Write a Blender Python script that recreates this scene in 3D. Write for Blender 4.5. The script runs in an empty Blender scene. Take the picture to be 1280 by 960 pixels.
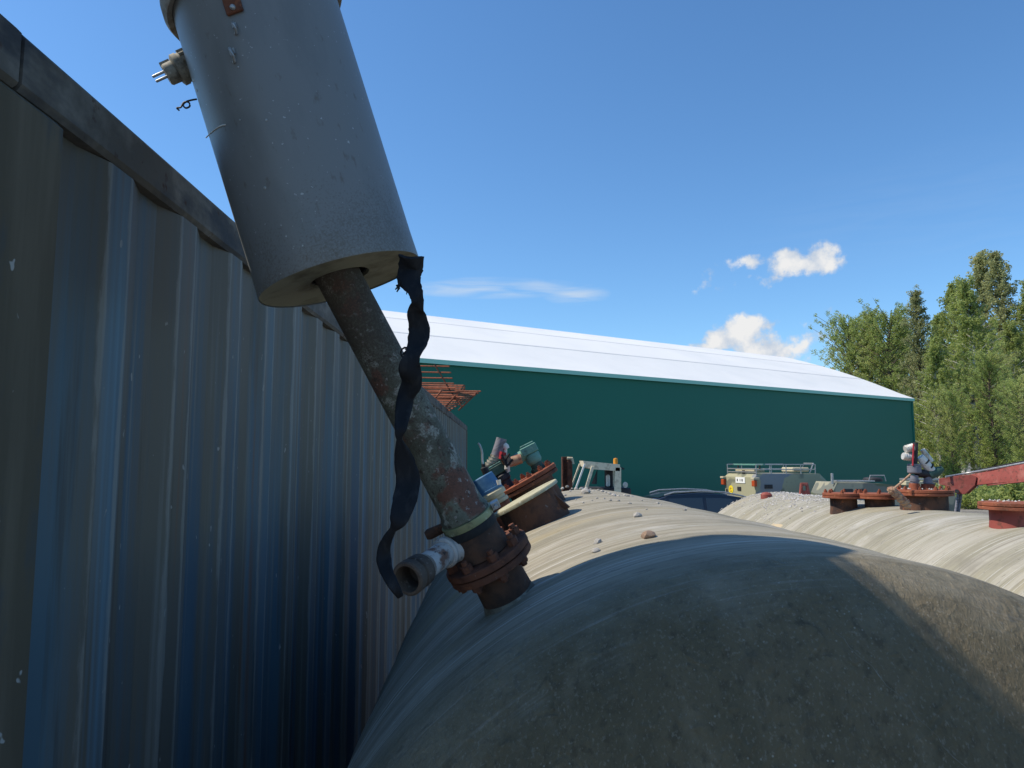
import bpy, bmesh, math, random
import numpy as np
from mathutils import Vector, Matrix, noise as mnoise
rad = math.radians
S = bpy.context.scene
COL = S.collection
random.seed(7)

# ------------------------------------------------------------------ camera
F = 925.0                       # focal length in pixels of a 1280 wide picture
PITCH, YAW = rad(5.86), rad(0.5)
cam = bpy.data.cameras.new('camera')
cam.sensor_width = 36.0
cam.lens = F / 1280 * 36.0
cam.clip_start, cam.clip_end = 0.02, 6000
cam_o = bpy.data.objects.new('camera', cam)
cam_o.rotation_euler = (math.pi / 2 + PITCH, 0, -YAW)
COL.objects.link(cam_o)
S.camera = cam_o
CR = cam_o.rotation_euler.to_matrix()

# ------------------------------------------------------------------ sun + exposure
SUN_EL, SUN_FRONT = rad(49.6), rad(2.0)     # sun on the left, a touch behind
sdir = Vector((-math.cos(SUN_EL) * math.cos(SUN_FRONT), math.cos(SUN_EL) * math.sin(SUN_FRONT), math.sin(SUN_EL)))
sun = bpy.data.lights.new('sun', 'SUN')
sun.energy = 5.0
sun.angle = rad(0.5)
sun.color = (1.0, 0.91, 0.77)
sun_o = bpy.data.objects.new('sun', sun)
sun_o.rotation_euler = sdir.to_track_quat('Z', 'Y').to_euler()
sun_o.location = (-20, 6, 30)
COL.objects.link(sun_o)
S.view_settings.view_transform = 'Standard'
S.view_settings.look = 'None'
S.view_settings.gamma = 1.0
S.view_settings.exposure = 0.0

def ray(px, py):
    return (CR @ Vector(((px - 640) / F, (480 - py) / F, -1))).normalized()
def at(px, py, Y):              # the point at forward distance Y (metres) seen at that spot
    r = ray(px, py)
    return r * (Y / r.y)
def atz(px, py, z):
    r = ray(px, py)
    return r * (z / r.z)

# ------------------------------------------------------------------ world sky
W = bpy.data.worlds.new('World')
S.world = W
W.use_nodes = True
def build_world():
    nt = W.node_tree
    N, L = nt.nodes, nt.links
    for n in list(N): N.remove(n)
    out = N.new('ShaderNodeOutputWorld')
    bg = N.new('ShaderNodeBackground')
    bg.inputs['Strength'].default_value = 0.115
    sky = N.new('ShaderNodeTexSky')
    sky.sky_type = 'NISHITA'
    sky.sun_disc = False
    sky.sun_elevation = SUN_EL
    sky.sun_rotation = math.atan2(sdir.x, sdir.y)
    sky.air_density = 1.0
    sky.dust_density = 0.3
    sky.ozone_density = 2.6
    def v(x):
        return x
    def mth(op, a, b=None, c=None, clamp=False):
        n = N.new('ShaderNodeMath'); n.operation = op; n.use_clamp = clamp
        for i, s in enumerate((a, b, c)):
            if s is None: continue
            if isinstance(s, (int, float)): n.inputs[i].default_value = s
            else: L.new(s, n.inputs[i])
        return n.outputs[0]
    tc = N.new('ShaderNodeTexCoord')
    sep = N.new('ShaderNodeSeparateXYZ')
    L.new(tc.outputs['Generated'], sep.inputs[0])
    u = mth('ARCTAN2', sep.outputs[0], sep.outputs[1])
    w = sep.outputs[2]
    cmb = N.new('ShaderNodeCombineXYZ'); L.new(u, cmb.inputs[0]); L.new(w, cmb.inputs[1])
    nz = N.new('ShaderNodeTexNoise'); nz.inputs['Scale'].default_value = 42; nz.inputs['Detail'].default_value = 7; nz.inputs['Roughness'].default_value = .58
    L.new(cmb.outputs[0], nz.inputs['Vector'])
    nzc = mth('SUBTRACT', nz.outputs[0], .5)
    def uv(px, py):
        r = ray(px, py); return math.atan2(r.x, r.y), r.z
    def puff(px, py, rx, ry, amp):
        u0, w0 = uv(px, py)
        du = mth('DIVIDE', mth('SUBTRACT', u, u0), rx / F)
        dw = mth('DIVIDE', mth('SUBTRACT', w, w0), ry / F)
        d2 = mth('ADD', mth('MULTIPLY', du, du), mth('MULTIPLY', dw, dw))
        return mth('MULTIPLY', mth('SUBTRACT', 1.0, d2), amp)
    puffs = [(928, 418, 40, 27, 1.0), (905, 426, 30, 18, .9), (958, 432, 42, 20, .9), (985, 440, 30, 16, .85), (940, 450, 85, 16, .8), (885, 434, 24, 8, .6),
             (985, 328, 30, 17, .85), (1030, 323, 26, 20, .95), (1008, 332, 42, 13, .9), (938, 328, 30, 9, .35), (955, 349, 22, 7, .2), (885, 357, 18, 8, .08), (1015, 415, 16, 7, .02)]
    m = None
    for p in puffs:
        q = puff(*p)
        m = q if m is None else mth('MAXIMUM', m, q)
    dens = mth('ADD', m, mth('MULTIPLY', nzc, 2.6))
    mr = N.new('ShaderNodeMapRange'); mr.interpolation_type = 'SMOOTHSTEP'
    L.new(dens, mr.inputs[0]); mr.inputs[1].default_value = .0; mr.inputs[2].default_value = .75
    # thin streaks of high cloud
    mp = N.new('ShaderNodeMapping'); mp.inputs['Scale'].default_value = (9, 70, 1); mp.inputs['Rotation'].default_value = (0, 0, rad(4))
    L.new(cmb.outputs[0], mp.inputs[0])
    nc = N.new('ShaderNodeTexNoise'); nc.inputs['Scale'].default_value = 1.0; nc.inputs['Detail'].default_value = 6; nc.inputs['Distortion'].default_value = .6
    L.new(mp.outputs[0], nc.inputs['Vector'])
    pc = mth('MAXIMUM', mth('MAXIMUM', puff(610, 360, 130, 14, 1), puff(720, 368, 45, 14, .8)), puff(1200, 260, 260, 70, .05))
    cir = mth('MULTIPLY', mth('MULTIPLY', mth('MAXIMUM', pc, 0), mth('SUBTRACT', nc.outputs[0], .36, clamp=True)), 2.1, clamp=True)
    # clouds: bright tops, greyer bases
    n2 = N.new('ShaderNodeTexNoise'); n2.inputs['Scale'].default_value = 30; n2.inputs['Detail'].default_value = 4
    L.new(cmb.outputs[0], n2.inputs['Vector'])
    ccol = N.new('ShaderNodeMix'); ccol.data_type = 'RGBA'
    ccol.inputs[6].default_value = (4.0, 4.9, 6.2, 1); ccol.inputs[7].default_value = (7.5, 7.5, 7.5, 1)
    mr2 = N.new('ShaderNodeMapRange'); L.new(mth('ADD', mth('MULTIPLY', n2.outputs[0], .8), mth('MULTIPLY', dens, .25)), mr2.inputs[0])
    mr2.inputs[1].default_value = .36; mr2.inputs[2].default_value = .66
    L.new(mr2.outputs[0], ccol.inputs[0])
    # slightly deeper blue
    hs = N.new('ShaderNodeHueSaturation'); hs.inputs['Saturation'].default_value = 1.07
    tint = N.new('ShaderNodeMix'); tint.data_type = 'RGBA'; tint.blend_type = 'MULTIPLY'; tint.inputs[0].default_value = 1
    L.new(sky.outputs[0], tint.inputs[6]); tint.inputs[7].default_value = (1.12, 1.38, 1.56, 1)
    L.new(tint.outputs[2], hs.inputs['Color'])
    m1 = N.new('ShaderNodeMix'); m1.data_type = 'RGBA'
    L.new(cir, m1.inputs[0]); L.new(hs.outputs[0], m1.inputs[6]); m1.inputs[7].default_value = (6.3, 6.8, 7.2, 1)
    m2 = N.new('ShaderNodeMix'); m2.data_type = 'RGBA'
    L.new(mr.outputs[0], m2.inputs[0]); L.new(m1.outputs[2], m2.inputs[6]); L.new(ccol.outputs[2], m2.inputs[7])
    L.new(m2.outputs[2], bg.inputs['Color'])
    L.new(bg.outputs[0], out.inputs[0])
build_world()

# ------------------------------------------------------------------ materials
def mat(name, base, layers=(), rough=.8, metal=0.0, bump=(), polar=False, spec=.3, rand=0.0, coat=0.0, trans=0.0, distort=0.0):
    """layers: (colour, scale xyz, lo, hi[, detail]) noise masks painted one over the other."""
    m = bpy.data.materials.new(name); m.use_nodes = True
    nt = m.node_tree; N, L = nt.nodes, nt.links
    b = N['Principled BSDF']
    b.inputs['Roughness'].default_value = rough
    b.inputs['Metallic'].default_value = metal
    b.inputs['Specular IOR Level'].default_value = spec
    b.inputs['Coat Weight'].default_value = coat
    tc = N.new('ShaderNodeTexCoord')
    vec = tc.outputs['Object']
    if polar:                                # (angle, along, radius) of a vessel lying along local y
        sp = N.new('ShaderNodeSeparateXYZ'); L.new(vec, sp.inputs[0])
        a = N.new('ShaderNodeMath'); a.operation = 'ARCTAN2'; L.new(sp.outputs[0], a.inputs[0]); L.new(sp.outputs[2], a.inputs[1])
        cb = N.new('ShaderNodeCombineXYZ'); L.new(a.outputs[0], cb.inputs[0]); L.new(sp.outputs[1], cb.inputs[1])
        vec = cb.outputs[0]
    def nz(scale, detail=5, dist=0.0):
        mp = N.new('ShaderNodeMapping')
        sc = scale if hasattr(scale, '__len__') else (scale,) * 3
        mp.inputs['Scale'].default_value = sc
        mp.inputs['Location'].default_value = (random.random() * 9, random.random() * 9, random.random() * 9)
        L.new(vec, mp.inputs[0])
        n = N.new('ShaderNodeTexNoise'); n.inputs['Scale'].default_value = 1.0
        n.inputs['Detail'].default_value = detail; n.inputs['Roughness'].default_value = .6; n.inputs['Distortion'].default_value = dist
        L.new(mp.outputs[0], n.inputs['Vector'])
        return n.outputs[0]
    col = None
    rgb = N.new('ShaderNodeRGB'); rgb.outputs[0].default_value = (*base, 1); col = rgb.outputs[0]
    for ly in layers:
        c, sc, lo, hi = ly[:4]
        det = ly[4] if len(ly) > 4 else 5
        amt = ly[5] if len(ly) > 5 else 1.0
        mr = N.new('ShaderNodeMapRange'); L.new(nz(sc, det, distort), mr.inputs[0])
        mr.inputs[1].default_value = lo; mr.inputs[2].default_value = hi; mr.inputs[4].default_value = amt
        mx = N.new('ShaderNodeMix'); mx.data_type = 'RGBA'
        L.new(mr.outputs[0], mx.inputs[0]); L.new(col, mx.inputs[6]); mx.inputs[7].default_value = (*c, 1)
        col = mx.outputs[2]
    if rand:
        oi = N.new('ShaderNodeObjectInfo')
        hs = N.new('ShaderNodeHueSaturation')
        mr = N.new('ShaderNodeMapRange'); L.new(oi.outputs['Random'], mr.inputs[0]); mr.inputs[3].default_value = 1 - rand; mr.inputs[4].default_value = 1 + rand
        L.new(mr.outputs[0], hs.inputs['Value']); L.new(col, hs.inputs['Color']); col = hs.outputs[0]
    L.new(col, b.inputs['Base Color'])
    nrm = None
    for (sc, st, dist) in bump:
        bp = N.new('ShaderNodeBump'); bp.inputs['Strength'].default_value = st; bp.inputs['Distance'].default_value = dist
        L.new(nz(sc, 6, distort), bp.inputs['Height'])
        if nrm: L.new(nrm, bp.inputs['Normal'])
        nrm = bp.outputs[0]
    if nrm: L.new(nrm, b.inputs['Normal'])
    m['_col'] = 1
    return m

M = {}
M['grey_paint'] = mat('grey_paint', (.185, .192, .190), [((.14, .148, .148), (9, 9, 3), .5, .75), ((.12, .10, .08), (60, 60, 25), .64, .72, 3, .6), ((.5, .52, .52), 130, .7, .75, 2, .7)], rough=.42, spec=.45, bump=[(60, .06, .003), (7, .05, .01)])
M['grey_cap'] = mat('grey_cap', (.30, .29, .26), [((.16, .12, .08), 22, .5, .65)], rough=.7, bump=[(80, .3, .003)])
M['end_plate'] = mat('end_plate', (.22, .21, .15), [((.10, .085, .05), 12, .5, .7), ((.22, .22, .2), 60, .62, .7)], rough=.7, bump=[(50, .2, .003)])
M['rust'] = mat('rust', (.16, .062, .036), [((.075, .034, .024), 18, .45, .62), ((.30, .11, .05), 40, .58, .72), ((.32, .28, .24), 75, .66, .76, 3, .6)], rough=.92, bump=[(70, .7, .004), (16, .4, .01)])
M['rust_orange'] = mat('rust_orange', (.27, .085, .045), [((.13, .05, .03), 14, .48, .66), ((.42, .17, .08), 45, .58, .72), ((.40, .30, .24), 80, .66, .76)], rough=.92, bump=[(60, .6, .004)])
M['rust_brown'] = mat('rust_brown', (.12, .060, .038), [((.055, .035, .028), 12, .48, .62), ((.24, .09, .04), 30, .6, .72), ((.2, .2, .19), 40, .66, .75)], rough=.9, bump=[(70, .5, .004)])
M['red_paint'] = mat('red_paint', (.27, .065, .05), [((.36, .13, .10), 9, .5, .7), ((.13, .05, .035), 22, .54, .66)], rough=.7, bump=[(60, .2, .003)])
M['pipe_paint'] = mat('pipe_paint', (.165, .170, .130), [((.095, .095, .068), 11, .42, .60), ((.34, .34, .29), 24, .56, .60, 9, .85), ((.15, .062, .042), 12, .55, .60, 9, .9), ((.32, .28, .25), 90, .60, .64, 6, .8), ((.055, .040, .032), 70, .60, .64, 8, .9), ((.26, .10, .055), 9, .66, .68, 6, .9)], rough=.75, bump=[(30, .7, .004), (110, .35, .002)])
M['black_rubber'] = mat('black_rubber', (.022, .022, .024), [((.04, .038, .034), 40, .5, .7)], rough=.8, bump=[(90, .4, .002)])
M['strap'] = mat('strap', (.016, .017, .02), [((.032, .032, .034), (60, 60, 20), .5, .7)], rough=.85, bump=[((160, 160, 60), .2, .001)], spec=.15)
M['grp_lid'] = mat('grp_lid', (.42, .40, .27), [((.28, .25, .16), 9, .45, .65), ((.6, .6, .5), 60, .6, .7)], rough=.7, bump=[(80, .25, .003)])
M['clamp'] = mat('clamp', (.30, .30, .16), [((.12, .11, .07), 30, .5, .65), ((.45, .45, .33), 50, .6, .7)], rough=.5, metal=.3, bump=[(90, .2, .002)])
M['white_pipe'] = mat('white_pipe', (.52, .48, .45), [((.20, .11, .08), 24, .52, .62), ((.30, .26, .24), 10, .5, .7), ((.07, .05, .045), 60, .62, .68)], rough=.85, bump=[(60, .5, .004)])
M['collar_brown'] = mat('collar_brown', (.115, .085, .065), [((.06, .045, .038), 18, .45, .6), ((.24, .20, .17), 60, .6, .7)], rough=.85, bump=[(70, .5, .003)])
M['galv'] = mat('galv', (.42, .43, .43), [((.28, .28, .27), 30, .45, .65)], rough=.45, metal=.6, bump=[(90, .1, .001)])
M['white_plastic'] = mat('white_plastic', (.72, .70, .64), [((.5, .46, .38), 30, .5, .7)], rough=.55)
M['plug'] = mat('plug', (.26, .245, .20), [((.12, .11, .09), 40, .5, .62), ((.4, .38, .32), 70, .6, .7)], rough=.7, bump=[(120, .3, .001)])
M['teal_paint'] = mat('teal_paint', (.13, .30, .25), [((.07, .15, .13), 30, .5, .65), ((.3, .42, .36), 40, .6, .7)], rough=.6)
M['dark_green'] = mat('dark_green', (.05, .10, .075), [((.10, .16, .12), 30, .55, .7)], rough=.65)
M['blue_cap'] = mat('blue_cap', (.055, .15, .28), [((.10, .22, .36), 20, .5, .7), ((.3, .32, .32), 60, .64, .7)], rough=.6)
M['cream'] = mat('cream', (.50, .45, .31), [((.3, .25, .16), 20, .5, .7)], rough=.7)
M['hose_grey'] = mat('hose_grey', (.20, .20, .23), [((.12, .12, .13), (10, 10, 60), .5, .6)], rough=.65)
M['hose_wrap'] = mat('hose_wrap', (.42, .40, .34), [((.18, .16, .13), (20, 20, 80), .52, .6)], rough=.7, bump=[((30, 30, 120), .5, .004)])
M['foil'] = mat('foil', (.62, .60, .54), [((.35, .33, .28), 30, .5, .65)], rough=.5, metal=.35, bump=[(60, .5, .004)])
M['copper_brown'] = mat('copper_brown', (.42, .26, .16), [((.25, .12, .08), 30, .5, .6), ((.55, .45, .34), 30, .6, .7)], rough=.7)
M['red_plastic'] = mat('red_plastic', (.40, .03, .04), rough=.5)
M['orange'] = mat('orange', (.62, .25, .02), rough=.4)
M['yellow'] = mat('yellow', (.75, .60, .03), rough=.6)
M['white'] = mat('white', (.78, .78, .75), rough=.6)
M['lamp_red'] = mat('lamp_red', (.42, .07, .02), rough=.35)
M['tyre'] = mat('tyre', (.02, .02, .02), rough=.9, bump=[(30, .3, .01)])
M['car_paint'] = mat('car_paint', (.012, .014, .022), rough=.3, coat=.5, spec=.5)
M['car_roof'] = mat('car_roof', (.30, .33, .35), rough=.35, metal=.5)
M['glass'] = mat('glass', (.03, .045, .06), rough=.06, spec=.6)
M['camo'] = mat('camo', (.34, .325, .21), [((.23, .24, .245), (.9, .9, .9), .50, .53, 2), ((.17, .175, .125), (.8, .8, .8), .57, .60, 2), ((.2, .17, .12), 9, .60, .72, 6, .4)], rough=.85)
M['camo_pale'] = mat('camo_pale', (.32, .305, .225), [((.16, .17, .145), (1.1, 1.1, 1.1), .49, .53, 2), ((.12, .14, .09), (.9, .9, .9), .58, .61, 2)], rough=.9)
M['dark_metal'] = mat('dark_metal', (.04, .04, .045), [((.08, .07, .06), 20, .5, .7)], rough=.6, metal=.4)
M['cab_beige'] = mat('cab_beige', (.72, .63, .45), [((.50, .41, .28), 8, .5, .64), ((.30, .17, .10), 20, .64, .72)], rough=.75, bump=[(40, .2, .004)])
M['stone_grey'] = mat('stone_grey', (.42, .40, .37), [((.26, .25, .23), 40, .45, .6), ((.55, .53, .5), 90, .6, .7)], rough=.9, rand=.25, bump=[(90, .4, .003)])
M['stone_brown'] = mat('stone_brown', (.33, .23, .17), [((.2, .14, .10), 40, .45, .6), ((.42, .33, .26), 90, .6, .7)], rough=.9, bump=[(90, .4, .003)])
M['gravel'] = mat('gravel', (.30, .29, .27), [((.16, .155, .145), 9, .45, .6), ((.46, .44, .42), 35, .56, .66)], rough=.95, bump=[(30, .8, .03)])
M['grit'] = mat('grit', (.52, .50, .47), [((.26, .25, .24), 30, .45, .6)], rough=.9)
M['ground'] = mat('ground', (.24, .225, .20), [((.13, .12, .105), .7, .45, .6), ((.33, .31, .28), 12, .52, .62), ((.07, .10, .03), .08, .55, .62)], rough=.97, bump=[(14, .8, .05)])
M['roof_fabric'] = mat('roof_fabric', (.86, .84, .79), [((.80, .79, .75), .25, .45, .65)], rough=.55, spec=.3)
M['roof_seam'] = mat('roof_seam', (.70, .69, .66), rough=.6)
M['wall_fabric'] = mat('wall_fabric', (.004, .138, .092), [((.004, .128, .086), (.12, .12, .2), .35, .65, 3)], rough=.5, spec=.3)
M['eave_trim'] = mat('eave_trim', (.30, .62, .50), rough=.5)
M['bark_birch'] = mat('bark_birch', (.55, .53, .49), [((.10, .09, .085), (3, 3, 9), .55, .62)], rough=.9)
M['bark_brown'] = mat('bark_brown', (.11, .085, .065), [((.2, .17, .14), (8, 8, 2), .5, .65)], rough=.95)

def leaf_mat(name, a, b_, c):
    m = mat(name, a, [(b_, .9, .42, .58, 3), (c, 2.6, .56, .66, 3)], rough=.55, spec=.25, rand=.12)
    nt = m.node_tree; N, L = nt.nodes, nt.links
    p = N['Principled BSDF']; out = N['Material Output']
    src = p.inputs['Base Color'].links[0].from_socket
    tl = N.new('ShaderNodeBsdfTranslucent'); L.new(src, tl.inputs[0])
    mx = N.new('ShaderNodeMixShader'); mx.inputs[0].default_value = .5
    L.new(p.outputs[0], mx.inputs[1]); L.new(tl.outputs[0], mx.inputs[2]); L.new(mx.outputs[0], out.inputs[0])
    return m
M['leaf_birch'] = leaf_mat('leaf_birch', (.44, .49, .15), (.36, .42, .13), (.50, .52, .20))
M['leaf_bright'] = leaf_mat('leaf_bright', (.37, .43, .13), (.30, .37, .11), (.43, .46, .17))
M['leaf_grey'] = leaf_mat('leaf_grey', (.38, .39, .18), (.30, .33, .15), (.44, .44, .21))

def blue_container_mat():
    m = mat('container_blue', (.066, .118, .150), [
        ((.045, .088, .125), (.5, 1.4, .6), .45, .6),
        ((.110, .096, .070), (1, 7, .25), .44, .54, 8, .85),
        ((.11, .21, .28), (1, 8, .15), .60, .68, 4, .8), ((.040, .034, .026), (1, 14, .6), .57, .68, 7, .85), ((.15, .07, .035), (1, 20, .6), .62, .72, 7, .65),
        ((.17, .18, .165), (1, 26, .6), .56, .67, 7, .65),
        ((.09, .078, .058), (1, 40, 1.2), .64, .70, 5, .5),
        ((.30, .30, .28), (40, 40, 22), .72, .74, 2, .8)], rough=.55, spec=.4, bump=[((1, 30, 3), .12, .004), (60, .12, .002)])
    return m
M['container_blue'] = blue_container_mat()
def top_dirt(m, ztop, depth):
    nt = m.node_tree; N, L = nt.nodes, nt.links; b = N['Principled BSDF']; src = b.inputs['Base Color'].links[0].from_socket
    tc = N.new('ShaderNodeTexCoord'); sp = N.new('ShaderNodeSeparateXYZ'); L.new(tc.outputs['Object'], sp.inputs[0])
    mp = N.new('ShaderNodeMapping'); mp.inputs['Scale'].default_value = (2, 14, .5); L.new(tc.outputs['Object'], mp.inputs[0])
    n = N.new('ShaderNodeTexNoise'); n.inputs['Scale'].default_value = 1; n.inputs['Detail'].default_value = 7; n.inputs['Roughness'].default_value = .65; L.new(mp.outputs[0], n.inputs['Vector'])
    a = N.new('ShaderNodeMath'); a.operation = 'MULTIPLY_ADD'; L.new(n.outputs[0], a.inputs[0]); a.inputs[1].default_value = 1.7; L.new(sp.outputs[2], a.inputs[2])
    r = N.new('ShaderNodeMapRange'); L.new(a.outputs[0], r.inputs[0]); r.inputs[1].default_value = ztop - depth + .85; r.inputs[2].default_value = ztop + .85; r.inputs[4].default_value = .9
    mx = N.new('ShaderNodeMix'); mx.data_type = 'RGBA'; L.new(r.outputs[0], mx.inputs[0]); L.new(src, mx.inputs[6]); mx.inputs[7].default_value = (.105, .090, .064, 1); L.new(mx.outputs[2], b.inputs['Base Color'])
top_dirt(M['container_blue'], 2.66, .62)
M['container_post'] = mat('container_post', (.088, .076, .052), [((.125, .108, .078), (3, 9, .8), .48, .62), ((.045, .065, .08), (3, 7, 2), .56, .68), ((.40, .41, .39), 26, .71, .735, 2, .8)], rough=.75, bump=[(50, .2, .003)])
M['container_rail'] = mat('container_rail', (.105, .098, .085), [((.17, .16, .14), (3, 9, 9), .5, .64), ((.05, .052, .056), (3, 3, 9), .5, .62), ((.06, .032, .022), 18, .64, .70)], rough=.8, bump=[(40, .5, .004)])

def tank_mat(name, light, dark, mid, end=None, y0=0.0, soft=.1):
    """fibreglass wound in hoops; the moulded end is chopped-strand glass in a darker colour."""
    m = mat(name, light, [
        (mid, (.9, 9, 1), .44, .54), (dark, (1.2, 75, 1), .50, .66, 6, .75),
        ((.50, .485, .44), (1.6, 110, 1), .56, .66, 6, .85), ((.50, .48, .43), (2.6, 8, 1), .58, .72, 8, .6), ((.20, .185, .125), (2.2, 20, 1), .56, .72, 7, .7),
        ((.33, .27, .15), (1.3, 2.2, 1), .58, .68, 5, .5), ((.20, .185, .145), (5, 5, 1), .54, .70, 8, .55), ((.13, .12, .10), (22, 60, 1), .64, .70, 4, .6)],
        rough=.8, polar=True, spec=.3, bump=[((1.2, 85, 1), .6, .006), ((1.0, 14, 1), .25, .012), ((26, 90, 1), .45, .003)], distort=.25)
    if end is None: return m
    nt = m.node_tree; N, L = nt.nodes, nt.links
    b = N['Principled BSDF']
    src = b.inputs['Base Color'].links[0].from_socket
    nsrc = b.inputs['Normal'].links[0].from_socket
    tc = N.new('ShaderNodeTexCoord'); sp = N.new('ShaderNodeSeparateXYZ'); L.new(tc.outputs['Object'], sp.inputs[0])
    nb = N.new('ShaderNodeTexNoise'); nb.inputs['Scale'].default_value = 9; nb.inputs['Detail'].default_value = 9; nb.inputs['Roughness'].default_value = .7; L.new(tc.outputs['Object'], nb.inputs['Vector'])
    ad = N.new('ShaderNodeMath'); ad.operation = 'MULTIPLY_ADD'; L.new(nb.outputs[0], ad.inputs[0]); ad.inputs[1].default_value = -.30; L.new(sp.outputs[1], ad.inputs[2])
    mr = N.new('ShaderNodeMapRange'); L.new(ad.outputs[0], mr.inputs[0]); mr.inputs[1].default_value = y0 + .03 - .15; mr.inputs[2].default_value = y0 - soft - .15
    # end colour, darker than the wound shell
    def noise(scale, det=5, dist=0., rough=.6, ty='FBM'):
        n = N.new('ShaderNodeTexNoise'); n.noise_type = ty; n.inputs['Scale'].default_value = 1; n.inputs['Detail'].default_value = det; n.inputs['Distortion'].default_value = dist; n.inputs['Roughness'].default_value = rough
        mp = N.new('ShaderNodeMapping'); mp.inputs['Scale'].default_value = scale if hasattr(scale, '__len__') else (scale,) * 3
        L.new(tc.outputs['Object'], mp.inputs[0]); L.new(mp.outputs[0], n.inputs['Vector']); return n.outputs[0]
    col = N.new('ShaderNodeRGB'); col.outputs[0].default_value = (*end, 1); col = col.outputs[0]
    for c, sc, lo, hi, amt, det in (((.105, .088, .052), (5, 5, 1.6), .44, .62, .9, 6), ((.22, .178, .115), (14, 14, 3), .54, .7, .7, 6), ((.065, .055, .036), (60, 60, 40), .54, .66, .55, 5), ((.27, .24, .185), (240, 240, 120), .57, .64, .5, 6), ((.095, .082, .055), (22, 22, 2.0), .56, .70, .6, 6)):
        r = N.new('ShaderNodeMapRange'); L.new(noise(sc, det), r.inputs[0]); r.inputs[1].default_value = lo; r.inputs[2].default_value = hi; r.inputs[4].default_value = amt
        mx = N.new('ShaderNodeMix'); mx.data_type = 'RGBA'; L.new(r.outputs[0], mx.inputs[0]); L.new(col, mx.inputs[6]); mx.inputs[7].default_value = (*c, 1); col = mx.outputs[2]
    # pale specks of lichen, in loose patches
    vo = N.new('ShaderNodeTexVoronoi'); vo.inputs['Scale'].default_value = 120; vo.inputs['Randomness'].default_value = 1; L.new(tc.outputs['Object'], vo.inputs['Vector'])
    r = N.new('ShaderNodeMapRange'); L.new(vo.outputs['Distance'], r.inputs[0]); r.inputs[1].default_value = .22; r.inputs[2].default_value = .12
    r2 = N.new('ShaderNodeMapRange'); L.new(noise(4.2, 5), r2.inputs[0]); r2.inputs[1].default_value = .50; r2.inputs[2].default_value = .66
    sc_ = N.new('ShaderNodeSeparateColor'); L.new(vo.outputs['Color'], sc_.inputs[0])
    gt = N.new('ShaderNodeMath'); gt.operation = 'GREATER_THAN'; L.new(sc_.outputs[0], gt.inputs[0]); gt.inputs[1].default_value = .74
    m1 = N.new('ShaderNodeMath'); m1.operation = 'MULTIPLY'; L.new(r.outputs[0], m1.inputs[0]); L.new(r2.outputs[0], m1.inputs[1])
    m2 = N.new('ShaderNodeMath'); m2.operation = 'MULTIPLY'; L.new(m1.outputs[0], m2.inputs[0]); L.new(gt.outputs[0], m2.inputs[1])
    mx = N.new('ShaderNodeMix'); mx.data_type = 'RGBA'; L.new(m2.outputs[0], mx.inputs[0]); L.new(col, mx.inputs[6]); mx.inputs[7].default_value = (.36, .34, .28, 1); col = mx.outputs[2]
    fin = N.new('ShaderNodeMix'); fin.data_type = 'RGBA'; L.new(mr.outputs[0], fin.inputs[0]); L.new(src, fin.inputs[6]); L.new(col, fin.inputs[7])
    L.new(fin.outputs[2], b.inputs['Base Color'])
    # chopped strands
    bp = N.new('ShaderNodeBump'); bp.inputs['Strength'].default_value = 1.0; bp.inputs['Distance'].default_value = .006; L.new(noise(34, 5, .9, .6, 'RIDGED_MULTIFRACTAL'), bp.inputs['Height'])
    bq = N.new('ShaderNodeBump'); bq.inputs['Strength'].default_value = .8; bq.inputs['Distance'].default_value = .008; L.new(noise((190, 60, 120), 6, .5, .7), bq.inputs['Height']); L.new(bp.outputs[0], bq.inputs['Normal'])
    nm = N.new('ShaderNodeMix'); nm.data_type = 'VECTOR'; L.new(mr.outputs[0], nm.inputs[0]); L.new(nsrc, nm.inputs[4]); L.new(bq.outputs[0], nm.inputs[5])
    L.new(nm.outputs[1], b.inputs['Normal'])
    return m

# ------------------------------------------------------------------ mesh helpers
I4 = Matrix.Identity(4)
def frame(o, zaxis, ref=Vector((0, 1, 0))):
    z = Vector(zaxis).normalized(); y = (Vector(ref) - z * Vector(ref).dot(z)).normalized(); x = y.cross(z)
    m = Matrix((x, y, z)).transposed().to_4x4(); m.translation = Vector(o); return m

def add_box(bm, c, s, mtx=I4, taper=None):
    vs = []
    for dz in (-.5, .5):
        for dx, dy in ((-.5, -.5), (.5, -.5), (.5, .5), (-.5, .5)):
            k = taper if (taper and dz > 0) else 1
            vs.append(bm.verts.new(mtx @ Vector((c[0] + dx * s[0] * k, c[1] + dy * s[1] * k, c[2] + dz * s[2]))))
    for f in ((0, 3, 2, 1), (4, 5, 6, 7), (0, 1, 5, 4), (1, 2, 6, 5), (2, 3, 7, 6), (3, 0, 4, 7)):
        bm.faces.new([vs[i] for i in f])

def add_lathe(bm, prof, mtx=I4, n=32, cap=True, wob=0.0):
    """prof: (r, z) list, turned round local z."""
    rings = []
    for r, z in prof:
        if r < 1e-6: rings.append([bm.verts.new(mtx @ Vector((0, 0, z)))]); continue
        rings.append([bm.verts.new(mtx @ Vector((r * (1 + wob * mnoise.noise(Vector((math.cos(2 * math.pi * i / n) * 2, math.sin(2 * math.pi * i / n) * 2, z * 30)))) * math.cos(2 * math.pi * i / n), r * math.sin(2 * math.pi * i / n), z))) for i in range(n)])
    for a, b in zip(rings, rings[1:]):
        for i in range(n):
            j = (i + 1) % n
            q = ([a[0]] if len(a) == 1 else [a[i], a[j]]) + ([b[0]] if len(b) == 1 else [b[j], b[i]])
            if len(q) > 2: bm.faces.new(q)
    if cap:
        if len(rings[0]) > 1: bm.faces.new(rings[0][::-1])
        if len(rings[-1]) > 1: bm.faces.new(rings[-1])

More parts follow.
